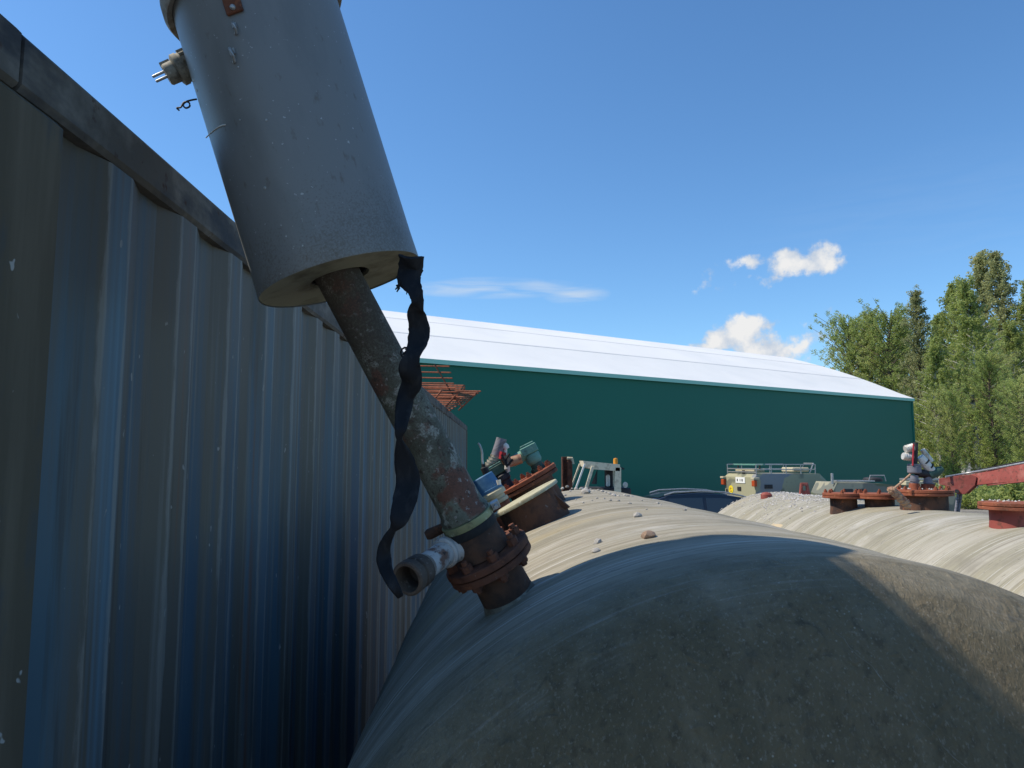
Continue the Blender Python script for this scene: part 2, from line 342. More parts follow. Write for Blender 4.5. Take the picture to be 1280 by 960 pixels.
def add_cyl(bm, p0, p1, r0, r1=None, n=16):
    p0, p1 = Vector(p0), Vector(p1); d = p1 - p0
    ref = Vector((0, 1, 0)) if abs(d.normalized().y) < .9 else Vector((1, 0, 0))
    add_lathe(bm, [(r0, 0), (r0 if r1 is None else r1, d.length)], frame(p0, d, ref), n)

def add_path(bm, pts, r, n=8, closed=False):
    pts = [Vector(p) for p in pts]; rings = []
    up = Vector((.13, .2, 1)).normalized()
    for i, p in enumerate(pts):
        d = (pts[min(i + 1, len(pts) - 1)] - pts[max(i - 1, 0)]).normalized()
        x = d.cross(up)
        if x.length < .05: x = d.cross(Vector((1, 0, 0)))
        x.normalize(); y = d.cross(x); rr = r[i] if hasattr(r, '__len__') else r
        rings.append([bm.verts.new(p + x * rr * math.cos(2 * math.pi * k / n) + y * rr * math.sin(2 * math.pi * k / n)) for k in range(n)])
    for a, b in zip(rings, rings[1:]):
        for k in range(n): bm.faces.new((a[k], a[(k + 1) % n], b[(k + 1) % n], b[k]))
    bm.faces.new(rings[0][::-1]); bm.faces.new(rings[-1])

def catmull(pts, k=8):
    P = [Vector(p) for p in pts]; P = [P[0] * 2 - P[1]] + P + [P[-1] * 2 - P[-2]]; out = []
    for i in range(1, len(P) - 2):
        for s in range(k):
            t = s / k; a, b, c, d = P[i - 1:i + 3]
            out.append(.5 * ((2 * b) + (c - a) * t + (2 * a - 5 * b + 4 * c - d) * t * t + (3 * b - a - 3 * c + d) * t ** 3))
    out.append(P[-2]); return out

def add_poly(bm, pts, thick, mtx=I4):
    """a plate: outline pts (x, y) in local xy, thickness along local z (centred)."""
    a = [bm.verts.new(mtx @ Vector((x, y, -thick / 2))) for x, y in pts]; b = [bm.verts.new(mtx @ Vector((x, y, thick / 2))) for x, y in pts]
    bm.faces.new(a[::-1]); bm.faces.new(b); n = len(pts)
    for i in range(n): bm.faces.new((a[i], a[(i + 1) % n], b[(i + 1) % n], b[i]))

def loft(bm, sections):
    """sections: list of lists of points of equal count."""
    R_ = [[bm.verts.new(p) for p in s] for s in sections]
    for a, b in zip(R_, R_[1:]):
        for i in range(len(a)):
            j = (i + 1) % len(a); bm.faces.new((a[i], a[j], b[j], b[i]))
    bm.faces.new(R_[0][::-1]); bm.faces.new(R_[-1])

def link(name, data, parent=None):
    o = bpy.data.objects.new(name, data); COL.objects.link(o)
    if parent is not None: o.parent = parent
    return o
def obj(name, bm, m, parent=None, angle=35, bevel=0.0):
    bm.normal_update()
    bmesh.ops.recalc_face_normals(bm, faces=bm.faces[:])
    if bevel: bmesh.ops.bevel(bm, geom=bm.edges[:], offset=bevel, segments=1, affect='EDGES', clamp_overlap=True)
    me = bpy.data.meshes.new(name); bm.to_mesh(me); bm.free()
    me.materials.append(M[m] if isinstance(m, str) else m)
    for p in me.polygons: p.use_smooth = True
    me.set_sharp_from_angle(angle=rad(angle))
    return link(name, me, parent)
def thing(name, label, cat, mtx=I4, group=None):
    o = link(name, None); o.matrix_basis = mtx if isinstance(mtx, Matrix) else Matrix.Translation(Vector(mtx))
    return tag(o, label, cat, group)
def tag(o, label, cat, group=None):
    o['label'] = label; o['category'] = cat
    if group: o['group'] = group
    return o
def kind(o, k): o['kind'] = k; return o
def new(): return bmesh.new()
def local(root, p): return root.matrix_basis.inverted() @ Vector(p)
def copy_child(o, parent, mtx=None, name=None):
    c = o.copy(); COL.objects.link(c); c.parent = parent
    if mtx is not None: c.matrix_basis = mtx
    return c

# ------------------------------------------------------------------ ground
G0, G1 = -1.95, -2.6
def gz(x, y):
    t = min(max((y - 7.5) / 6.0, 0), 1); t = t * t * (3 - 2 * t)
    return G0 + (G1 - G0) * t
def ground():
    bm = new()
    xs = [-2500, -400, -120, -40, -20, -10, -6, -4, -3, -2, -1, 0, 1, 2, 3, 4, 6, 10, 15, 25, 40, 80, 200, 500, 2500]
    ys = [-2500, -300, -60, -20, -8, -4, -2, 0, 1, 2, 3, 4, 5, 6, 7, 7.5, 8.5, 9.5, 10.5, 11.5, 12.5, 13.5, 16, 22, 30, 45, 70, 120, 300, 900, 4000]
    g = [[bm.verts.new((x, y, gz(x, y) + (.02 * mnoise.noise(Vector((x * .7, y * .7, 0))) if abs(x) < 50 and abs(y) < 60 else 0))) for y in ys] for x in xs]
    for i in range(len(xs) - 1):
        for j in range(len(ys) - 1): bm.faces.new((g[i][j], g[i + 1][j], g[i + 1][j + 1], g[i][j + 1]))
    kind(obj('ground', bm, 'ground'), 'structure')
ground()

# ------------------------------------------------------------------ shipping container (left)
CX, CT, CB = -.668, .594, -1.955
CY0, CY1, CW = .86, 12.95, 2.43
def rib_wear(m, y0, pitch, edges, colr):
    nt = m.node_tree; N, L = nt.nodes, nt.links; b = N['Principled BSDF']; src = b.inputs['Base Color'].links[0].from_socket
    def mth(op, a, bb=None, c=None):
        n = N.new('ShaderNodeMath'); n.operation = op
        for i, v in enumerate((a, bb, c)):
            if v is None: continue
            if isinstance(v, (int, float)): n.inputs[i].default_value = v
            else: L.new(v, n.inputs[i])
        return n.outputs[0]
    tc = N.new('ShaderNodeTexCoord'); sp = N.new('ShaderNodeSeparateXYZ'); L.new(tc.outputs['Object'], sp.inputs[0])
    f = mth('MULTIPLY', mth('FRACT', mth('DIVIDE', mth('SUBTRACT', sp.outputs[1], y0), pitch)), pitch)
    d = None
    for e in edges:
        q = mth('ABSOLUTE', mth('SUBTRACT', f, e)); d = q if d is None else mth('MINIMUM', d, q)
    mp = N.new('ShaderNodeMapping'); mp.inputs['Scale'].default_value = (20, 20, 3.5); L.new(tc.outputs['Object'], mp.inputs[0])
    n = N.new('ShaderNodeTexNoise'); n.inputs['Scale'].default_value = 1; n.inputs['Detail'].default_value = 9; n.inputs['Roughness'].default_value = .72; L.new(mp.outputs[0], n.inputs['Vector'])
    w = mth('SUBTRACT', mth('MULTIPLY', mth('SUBTRACT', n.outputs[0], .36), .045), d)
    r = N.new('ShaderNodeMapRange'); L.new(w, r.inputs[0]); r.inputs[1].default_value = -.003; r.inputs[2].default_value = .003; r.inputs[4].default_value = .6
    mx = N.new('ShaderNodeMix'); mx.data_type = 'RGBA'; L.new(r.outputs[0], mx.inputs[0]); L.new(src, mx.inputs[6]); mx.inputs[7].default_value = (*colr, 1); L.new(mx.outputs[2], b.inputs['Base Color'])
rib_wear(M['container_blue'], .225, .278, (.138, .210), (.23, .235, .215))
def end_dust(m, zlo, zhi, colr, t0=.88, t1=1.02, amt=.55):
    nt = m.node_tree; N, L = nt.nodes, nt.links; b = N['Principled BSDF']; src = b.inputs['Base Color'].links[0].from_socket
    tc = N.new('ShaderNodeTexCoord'); sp = N.new('ShaderNodeSeparateXYZ'); L.new(tc.outputs['Object'], sp.inputs[0])
    n = N.new('ShaderNodeTexNoise'); n.inputs['Scale'].default_value = 260; n.inputs['Detail'].default_value = 8; n.inputs['Roughness'].default_value = .7; L.new(tc.outputs['Object'], n.inputs['Vector'])
    n2 = N.new('ShaderNodeTexNoise'); n2.inputs['Scale'].default_value = 6; n2.inputs['Detail'].default_value = 5; L.new(tc.outputs['Object'], n2.inputs['Vector'])
    g = N.new('ShaderNodeMapRange'); L.new(sp.outputs[2], g.inputs[0]); g.inputs[1].default_value = zhi; g.inputs[2].default_value = zlo
    a = N.new('ShaderNodeMath'); a.operation = 'MULTIPLY_ADD'; L.new(g.outputs[0], a.inputs[0]); a.inputs[1].default_value = .22; L.new(n.outputs[0], a.inputs[2])
    a2 = N.new('ShaderNodeMath'); a2.operation = 'MULTIPLY_ADD'; L.new(n2.outputs[0], a2.inputs[0]); a2.inputs[1].default_value = .45; L.new(a.outputs[0], a2.inputs[2])
    r = N.new('ShaderNodeMapRange'); L.new(a2.outputs[0], r.inputs[0]); r.inputs[1].default_value = t0; r.inputs[2].default_value = t1; r.inputs[4].default_value = amt
    mx = N.new('ShaderNodeMix'); mx.data_type = 'RGBA'; L.new(r.outputs[0], mx.inputs[0]); L.new(src, mx.inputs[6]); mx.inputs[7].default_value = (*colr, 1); L.new(mx.outputs[2], b.inputs['Base Color'])
end_dust(M['grey_paint'], 0, .22, (.10, .085, .062))
end_dust(M['pipe_paint'], .74, .42, (.055, .040, .030), .66, .92, .9)
def container():
    t = thing('shipping_container', 'long faded blue corrugated steel container filling the left side beside the tank', 'shipping container', (CX, CY0, CB))
    H, LN = CT - CB, CY1 - CY0
    post = .225
    # corrugated side wall
    def wall(y0, y1, flip=1):
        prof = []; y = y0; p = .278
        while y < y1 - .02:
            for dy, x in ((0, -.021), (.070, -.021), (.138, 0), (.210, 0)):
                if y + dy < y1: prof.append((y + dy, x))
            y += p
        prof.append((y1, -.021))
        return prof
    bm = new()
    prof = wall(post, LN - .14)
    zs = [.15, H * .4, H * .7, H - .09]
    rows = [[bm.verts.new((x - .004, y, z)) for y, x in prof] for z in zs]
    for a, b in zip(rows, rows[1:]):
        for i in range(len(prof) - 1): bm.faces.new((a[i], a[i + 1], b[i + 1], b[i]))
    obj('side_wall', bm, 'container_blue', t, angle=12)
    bm = new()
    rows = [[bm.verts.new((-CW - x + .004, y, z)) for y, x in prof] for z in zs]
    for a, b in zip(rows, rows[1:]):
        for i in range(len(prof) - 1): bm.faces.new((a[i + 1], a[i], b[i], b[i + 1]))
    obj('side_wall', bm, 'container_blue', t, angle=12)
    for sx in (0, 1):
        x0 = -.044 if sx == 0 else -CW + .044
        bm = new(); n = 90
        # top rail, a little dented along its lower lip
        ring = []
        for i in range(n + 1):
            y = .12 + (LN - .24) * i / n
            w = .006 * mnoise.noise(Vector((y * 1.7, 3, sx)))
            s = 1 if sx == 0 else -1
            ring.append([bm.verts.new((x0 + s * a, y, z)) for a, z in ((.037, H - .088 + w), (.044, H - .078 + w), (.044 + w * .4, H - .012), (.034, H - .001 + w * .4), (-.05, H - .001), (-.05, H - .094))])
        for a, b in zip(ring, ring[1:]):
            for k in range(6): bm.faces.new((a[k], a[(k + 1) % 6], b[(k + 1) % 6], b[k]))
        bm.faces.new(ring[0]); bm.faces.new(ring[-1][::-1])
        obj('top_rail', bm, 'container_rail', t, angle=30)
        bm = new(); add_box(bm, (x0 - (.01 if sx == 0 else -.01), LN / 2, .075), (.08, LN - .1, .15)); obj('bottom_rail', bm, 'container_rail', t, bevel=.006)
        for e in (0, 1):
            bm = new()
            w = post if e == 0 else .15
            yc = w / 2 if e == 0 else LN - w / 2
            xx = x0 - (.012 if sx == 0 else -.012)
            add_box(bm, (xx, yc, (.12 + H - .0885) / 2), (.118, w, H - .2085)); obj('corner_post', bm, 'container_post', t, bevel=.012)
            for zz, hh in ((.06, .118), (H - .0445, .087)):
                bm = new(); add_box(bm, (x0 - (.018 if sx == 0 else -.018), .06 if e == 0 else LN - .06, zz), (.126, .118, hh)); obj('corner_casting', bm, 'container_rail', t, bevel=.008)
    # roof with shallow cross ribs, end walls
    bm = new(); k = 0; y = .2; pr = []
    while y < LN - .2:
        for dy, z in ((0, 0), (.1, 0), (.14, -.015), (.24, -.015)): pr.append((y + dy, z))
        y += .28
    a = [bm.verts.new((-.06, yy, H - .018 + z)) for yy, z in pr]; b = [bm.verts.new((-CW + .06, yy, H - .018 + z)) for yy, z in pr]
    for i in range(len(pr) - 1): bm.faces.new((a[i], a[i + 1], b[i + 1], b[i]))
    obj('roof_panel', bm, 'container_rail', t, angle=10)
    for yy in (.03, LN - .03):
        bm = new(); add_box(bm, (-CW / 2, yy, H / 2), (CW - .2, .03, H - .02)); obj('end_wall', bm, 'container_blue', t)
    return t
container()

# added, unseen: a caged plastic tote on the container roof, left of the picture; it shades the near end of the tank
def sun_blocker():
    x1, y1, z0, Hh, Wx, Wy = -1.0, 1.33, CT + .004, 1.085, 1.2, 1.0
    t = thing('added_sun_blocker', 'added unseen caged tote standing on the near end of the blue container roof', 'sun_blocker', (x1 - Wx / 2, y1 - Wy / 2, z0))
    bm = new()
    for yy in (-.42, 0, .42): add_box(bm, (0, yy, .055), (Wx, .12, .10))
    add_box(bm, (0, 0, .115), (Wx, Wy, .022)); obj('pallet', bm, 'dark_metal', t)
    bm = new(); add_box(bm, (0, 0, .13 + (Hh - .17) / 2), (Wx - .022, Wy - .022, Hh - .155)); bo = obj('bottle', bm, 'white_plastic', t, bevel=.012)
    bm = new(); add_lathe(bm, [(.09, Hh - .045), (.09, Hh + .0), (0, Hh + .002)], I4, 20, cap=False); obj('filler_cap', bm, 'red_plastic', bo)
    for k in range(6):
        z = .16 + (Hh - .2) * k / 5; hx, hy = Wx / 2, Wy / 2; bm = new()
        add_path(bm, [Vector(p) for p in ((-hx, -hy, z), (hx, -hy, z), (hx, hy, z), (-hx, hy, z), (-hx, -hy + .01, z))], .009, 6); obj('cage_bar', bm, 'galv', t)
    for k in range(7):
        for sy in (-1, 1):
            x = -Wx / 2 + Wx * k / 6; bm = new(); add_cyl(bm, (x, sy * Wy / 2, .12), (x, sy * Wy / 2, Hh - .03), .009, n=6); obj('cage_bar', bm, 'galv', t)
sun_blocker()

# ------------------------------------------------------------------ storage tanks
def sup(R, D, k, n=14, e=2.25):
    """meridian of a dished end: (distance from the knuckle, radius)."""
    out = []
    for i in range(n + 1):
        a = math.pi / 2 * i / n
        c, s = abs(math.cos(a)) ** (2 / e), abs(math.sin(a)) ** (2 / e)
        out.append((D * s, R * c))
    return out
def tank_shell(parent, R, y0, y1, D, m, bands=(), nseg=160):
    bm = new(); prof = []
    for d, r in sup(R, D, 1)[::-1]: prof.append((y0 - d, r))
    y = y0
    while y < y1 - .02:
        y += .03
        bump = sum(.006 * math.exp(-((y - b) / .022) ** 2) for b in bands) + .0016 * mnoise.noise(Vector((y * 9, 1.7, 0)))
        prof.append((min(y, y1), R + bump * min(1, (y - y0) / .1)))
    for d, r in sup(R, D, 1)[1:]: prof.append((y1 + d, r))
    # lathe round local y
    mt = Matrix(((1, 0, 0, 0), (0, 0, 1, 0), (0, -1, 0, 0), (0, 0, 0, 1)))
    add_lathe(bm, [(max(r, 0) if r > 1e-4 else 0, y) for y, r in prof], mt, nseg, cap=False)
    return obj('shell', bm, m, parent, angle=60)

T1A = rad(1.6)
T1R, T1X, T1Z = .90, .523, -1.047
rot1 = Matrix.Rotation(T1A, 4, 'Z')
M['grp_fillet'] = mat('grp_fillet', (.20, .19, .155), [((.11, .10, .08), 20, .45, .6), ((.30, .29, .25), 60, .58, .68)], rough=.85, bump=[(50, .6, .005)])
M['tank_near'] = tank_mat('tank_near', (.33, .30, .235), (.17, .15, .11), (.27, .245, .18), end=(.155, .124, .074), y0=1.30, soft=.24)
tank1 = thing('storage_tank', 'near grey fibreglass tank lying beside the blue container, its domed end in shadow', 'tank', rot1 @ Matrix.Translation((T1X, 0, T1Z)), 'fibreglass tanks')
tank_shell(tank1, T1R, 1.22, 3.75, .34, 'tank_near', bands=(1.5, 1.62, 1.9, 2.3, 2.35, 2.9))

def tank_hit(px, py, tank, R):
    """where the line of sight meets the cylinder of a tank (local coordinates)."""
    inv = tank.matrix_basis.inverted(); o = inv @ Vector((0, 0, 0)); d = (inv.to_3x3() @ ray(px, py))
    A = d.x ** 2 + d.z ** 2; B = 2 * (o.x * d.x + o.z * d.z); C = o.x ** 2 + o.z ** 2 - R * R
    disc = B * B - 4 * A * C
    if disc < 0: disc = 0
    t = (-B - math.sqrt(disc)) / (2 * A)
    return o + d * t

from mathutils.bvhtree import BVHTree
def dome_scratch():
    sh = [c for c in bpy.data.objects if c.name == 'shell' and c.parent == tank1][0]
    me = sh.data; bv = BVHTree.FromPolygons([v.co for v in me.vertices], [tuple(p.vertices) for p in me.polygons])
    inv = tank1.matrix_basis.inverted(); o = inv @ Vector((0, 0, 0)); pts = []
    for i in range(15):
        k = i / 14; px = 1040 + 165 * k + 3 * math.sin(i * 1.9); py = 788 + 172 * k ** 1.08
        loc, nrm, _, _ = bv.ray_cast(o, inv.to_3x3() @ ray(px, py))
        if loc: pts.append(loc + nrm * .0002)
    bm = new(); add_path(bm, pts, [.0003 + .0003 * (i % 4 == 1) for i in range(len(pts))], 5); obj('scratch', bm, 'grp_fillet', tank1)
dome_scratch()

# bolts: one hex-nut-and-stud mesh per size
def bolt_mesh(r, h):
    bm = new(); add_lathe(bm, [(r, 0), (r, h * .62)], I4, 6); add_lathe(bm, [(r * .55, h * .6), (r * .55, h)], I4, 8)
    o = obj('bolt', bm, 'rust'); me = o.data; bpy.data.objects.remove(o); return me
BOLT = {}
def bolts(parent, R, z, n, r, h, a0=0, mtx=I4, m=None, down=False, skip=()):
    key = (r, h, m)
    if key not in BOLT:
        BOLT[key] = bolt_mesh(r, h)
        if m: BOLT[key].materials[0] = M[m]
    for i in range(n):
        if i in skip: continue
        a = a0 + 2 * math.pi * i / n
        o = link('bolt', BOLT[key], parent)
        b = mtx @ Matrix.Translation((R * math.cos(a), R * math.sin(a), z)) @ Matrix.Rotation(a * 3, 4, 'Z')
        if down: b = b @ Matrix.Rotation(math.pi, 4, 'X')
        o.matrix_basis = b

# ---- vent stack: pipe, housing and flange leaning out of the near tank
Bl = tank_hit(638, 750, tank1, T1R)
B = tank1.matrix_basis @ Bl
C_ = at(426, 351, B.y - .14)
HTY = C_.y - .03
vs_axis = (C_ - B).normalized()
VF = frame(B, vs_axis)
LB = (C_ - B).length
vent = thing('vent_stack', 'leaning flaking steel pipe carrying a big grey cylinder, bolted to the near tank', 'pipe', VF)
PX = LB / 465.0          # metres per picture pixel along this axis
def vent_stack():
    t = vent
    zf = 62 * PX
    # flange pair
    bm = new(); add_lathe(bm, [(.085, zf - .015), (.087, zf - .014), (.087, zf - .003), (.085, zf - .001)], I4, 40, wob=.02); fl = obj('flange', bm, 'rust', t)
    bm = new(); add_lathe(bm, [(.087, zf + .002), (.089, zf + .003), (.089, zf + .014), (.087, zf + .016)], I4, 40, wob=.02); fu = obj('flange', bm, 'rust', t)
    bolts(fu, .072, zf + .016, 8, .0115, .022, .2)
    bolts(fl, .072, zf - .015, 8, .0115, .016, .2, down=True)
    bm = new(); add_lathe(bm, [(.075, zf - .001), (.075, zf + .002)], I4, 32); obj('gasket', bm, 'black_rubber', t)
    # lower coupling
    zc = 120 * PX
    bm = new(); add_lathe(bm, [(.055, zf + .018), (.053, zf + .03), (.0505, zf + .05), (.0495, zc - .012), (.0515, zc - .008), (.0515, zc)], I4, 36, wob=.012); obj('coupling', bm, 'rust_brown', t)
    bm = new(); add_lathe(bm, [(.0515, zc - .022), (.0522, zc - .021), (.0522, zc + .001), (.051, zc + .003)], I4, 36); obj('rubber_seal', bm, 'black_rubber', t)
    bm = new(); add_lathe(bm, [(.0535, zc - .004), (.054, zc - .003), (.054, zc + .010), (.052, zc + .011)], I4, 40); cl = obj('clamp', bm, 'clamp', t)
    bm = new(); add_box(bm, (.062, .0, zc + .004), (.016, .02, .014)); add_cyl(bm, (.062, -.024, zc + .004), (.062, .024, zc + .004), .004, n=8); obj('clamp_screw', bm, 'galv', cl)
    # pipe
    bm = new(); add_lathe(bm, [(.0505, zc + .012), (.051, zc + .02), (.0465, zc + .028), (.0445, zc + .05), (.0428, LB * .6), (.042, LB + .05)], I4, 40); obj('pipe', bm, 'pipe_paint', t)
    # branch pipe towards the lower left with an open threaded collar
    inv = VF.inverted()
    p_out = inv @ at(512, 722, B.y - .17); p_in = Vector((0, 0, zf + .045)); p_mid = inv @ at(558, 690, B.y - .055)
    d = (p_out - p_mid).normalized(); Lm = (p_out - p_mid).length
    f = frame(p_mid - d * .02, d, (0, 0, 1))
    bm = new(); add_lathe(bm, [(.0235, 0), (.0245, .01), (.024, Lm - .035)], f, 28, wob=.01); br = obj('branch_pipe', bm, 'white_pipe', t)
    bm = new(); add_cyl(bm, p_in, p_mid, .027, .026, 24); obj('elbow', bm, 'white_pipe', t)
    bm = new(); add_lathe(bm, [(.028, .012), (.030, .016), (.030, .028), (.027, .032)], f, 28); obj('collar', bm, 'white_pipe', br)
    bm = new(); e = Lm + .014
    add_lathe(bm, [(.0272, e - .036), (.030, e - .034), (.031, e - .02), (.0305, e - .012), (.028, e - .010), (.028, e - .004), (.0318, e - .003), (.0318, e + .012), (.029, e + .015), (.0245, e + .015), (.0235, e + .008), (.0235, e - .03), (0, e - .031)], f, 32, cap=False, wob=.012)
    obj('pipe_collar', bm, 'collar_brown', br, angle=28)
    # rusted lever poking out behind the clamp
    bm = new(); a = inv @ at(532, 670, B.y + .02); b = inv @ at(575, 650, B.y + .03)
    add_path(bm, [a, a.lerp(b, .1), a.lerp(b, .4), b], [.008, .0115, .0105, .009], 12); obj('lever', bm, 'rust_brown', t)
    # housing: big grey cylinder
    R = .1535; z0, z1 = 0.0, .572
    HF = frame(C_, at(319, 5, HTY) - C_)
    LH = inv @ HF               # housing frame in the stack's own coordinates
    bm = new()
    prof = [(R - .0, z0), (R + .001, z0 + .004)] + [(R, z0 + .004 + (z1 - z0) * i / 12) for i in range(1, 13)]
    add_lathe(bm, prof, I4, 96, cap=False); hs = obj('housing', bm, 'grey_paint', t); hs.matrix_basis = LH
    bm = new(); add_lathe(bm, [(.055, z0 + .012), (.057, z0 + .006), (R - .006, z0 + .004), (R - .001, z0 + .0025), (R - .001, z0 + .02), (.055, z0 + .02)], I4, 96, cap=False); obj('end_plate', bm, 'end_plate', hs)
    bm = new(); add_lathe(bm, [(.05, z0 + .05), (.056, z0 + .05), (.056, z0 + .013), (.052, z0 + .013)], I4, 48, cap=False); obj('sleeve', bm, 'dark_metal', hs)
    bm = new(); add_lathe(bm, [(R + .001, z1 - .020), (R + .011, z1 - .024), (R + .016, z1 - .014), (R + .016, z1 + .006), (R + .010, z1 + .014), (R - .02, z1 + .018), (R * .6, z1 + .028), (0, z1 + .034)], I4, 96, cap=False); obj('lid', bm, 'grey_cap', hs)
    # position helper on the housing wall: z along, azimuth phi measured towards the camera
    def wall_pt(px, py):
        ih = HF.inverted(); inv3 = ih.to_3x3(); o = ih @ Vector((0, 0, 0)); dd = inv3 @ ray(px, py)
        A = dd.x ** 2 + dd.y ** 2; Bq = 2 * (o.x * dd.x + o.y * dd.y); Cq = o.x ** 2 + o.y ** 2 - R * R
        ds = max(Bq * Bq - 4 * A * Cq, 0); tt = (-Bq - math.sqrt(ds)) / (2 * A); return o + dd * tt
    def wall_frame(p, out=0.0):
        nrm = Vector((p.x, p.y, 0)).normalized(); return frame(p + nrm * out, nrm, (0, 0, 1))
    # rusted hinge plate, curved to the wall
    p = wall_pt(291, 4); fr = wall_frame(p, .002)
    bm = new(); add_box(bm, (0, .006, .001), (.030, .052, .007), fr); hp = obj('hinge_plate', bm, 'rust', t, bevel=.0015); hp.matrix_basis = LH
    for yy in (-.012, .022):
        bm = new(); add_lathe(bm, [(.0048, .004), (.0048, .008), (.003, .0105), (0, .011)], fr @ Matrix.Translation((.0, yy, 0)), 12); obj('rivet', bm, 'galv', hp)
    def hook(px, py, s):
        p = wall_pt(px, py); fr = wall_frame(p, .001); bm = new()
        add_path(bm, [fr @ Vector(v) for v in ((0, .009 * s, 0), (0, .009 * s, .006 * s), (.003 * s, .004 * s, .010 * s), (.003 * s, -.004 * s, .009 * s), (0, -.008 * s, .003 * s), (-.003 * s, -.007 * s, .0))], .0023 * s, 8)
        add_box(bm, (0, .007 * s, .001), (.008 * s, .008 * s, .003), fr); obj('hook', bm, 'galv', t).matrix_basis = LH
    hook(295, 37, 1.0); hook(293, 71, 1.25)
    for (px, py, s) in ((242, 100, .0035), (246, 113, .003), (298, 84, .002), (333, 150, .0025), (300, 150, .002), (331, 235, .003)):
        bm = new(); add_lathe(bm, [(s, -.001), (s * .8, .001), (0, .0018)], wall_frame(wall_pt(px, py)), 8); obj('paint_blister', bm, 'galv', hs)
    # scratch / weld line, raised thread of filler
    pts = [wall_pt(258 + 24 * i / 8, 172 - 16 * math.sin(i / 8 * 1.5)) for i in range(9)]
    pts = [q + Vector((q.x, q.y, 0)).normalized() * .0006 for q in pts]
    bm = new(); add_path(bm, pts, .0012, 6); obj('weld_bead', bm, 'white_plastic', hs)
    # power inlet socket with a two-pin plug
    SY = HTY + (C_.y - HTY) * .25; a = inv @ at(233, 83, SY); b = inv @ at(199, 98.5, SY - .011); dd = (b - a).normalized(); fr = frame(a - dd * .012, dd, (0, 0, 1)); k = (b - a).length
    bm = new(); add_lathe(bm, [(.0295, 0), (.0295, .014), (.0275, .0145), (.0275, .020), (.0295, .0205), (.0295, .030), (.024, .033)], fr, 28)
    for i in range(14):
        a2 = i / 14 * 2 * math.pi; add_box(bm, (.0295 * math.cos(a2), .0295 * math.sin(a2), .008), (.004, .004, .014), fr)
    so = obj('socket', bm, 'plug', t)
    bm = new(); add_lathe(bm, [(.019, .032), (.0205, .034), (.020, k - .006), (.0175, k - .003)], fr, 28); add_box(bm, (0, .019, k * .78), (.012, .010, k * .34), fr); obj('plug', bm, 'plug', so)
    for sx in (-1, 1):
        bm = new(); add_lathe(bm, [(.0026, k - .004), (.0026, k + .019), (.0018, k + .0205)], fr @ Matrix.Translation((.0055 * sx, .003 - .0075 * sx, 0)), 12); obj('pin', bm, 'galv', so)
    # twist of wire below the socket
    q = [at(246, 124, SY), at(240, 125, SY), at(233, 127, SY), at(229, 131, SY), at(232, 135, SY), at(237, 133, SY), at(236, 128, SY), at(230, 128, SY), at(226, 134, SY), at(221, 135, SY), at(224, 138, SY)]
    bm = new(); add_path(bm, catmull([inv @ v for v in q], 5), .0017, 6); obj('wire', bm, 'dark_metal', t)
vent_stack()

# the tank's own nozzle under the vent stack
def tank_nozzle(tank, base, axis, prof, m, name='nozzle', n=40):
    fr = tank.matrix_basis.inverted() @ frame(base, axis)
    bm = new(); add_lathe(bm, prof, fr, n, cap=False, wob=.01)
    return obj(name, bm, m, tank), fr
zf = 62 * PX
nz1, nf1 = tank_nozzle(tank1, B, vs_axis, [(.054, -.05), (.0535, .022), (.0525, zf - .045), (.053, zf - .030), (.058, zf - .0185)], 'rust_brown')
tank_nozzle(tank1, B, vs_axis, [(.082, -.050), (.070, -.022), (.060, -.004), (.0550, .010), (.0535, .016)], 'grp_fillet', 'fillet')

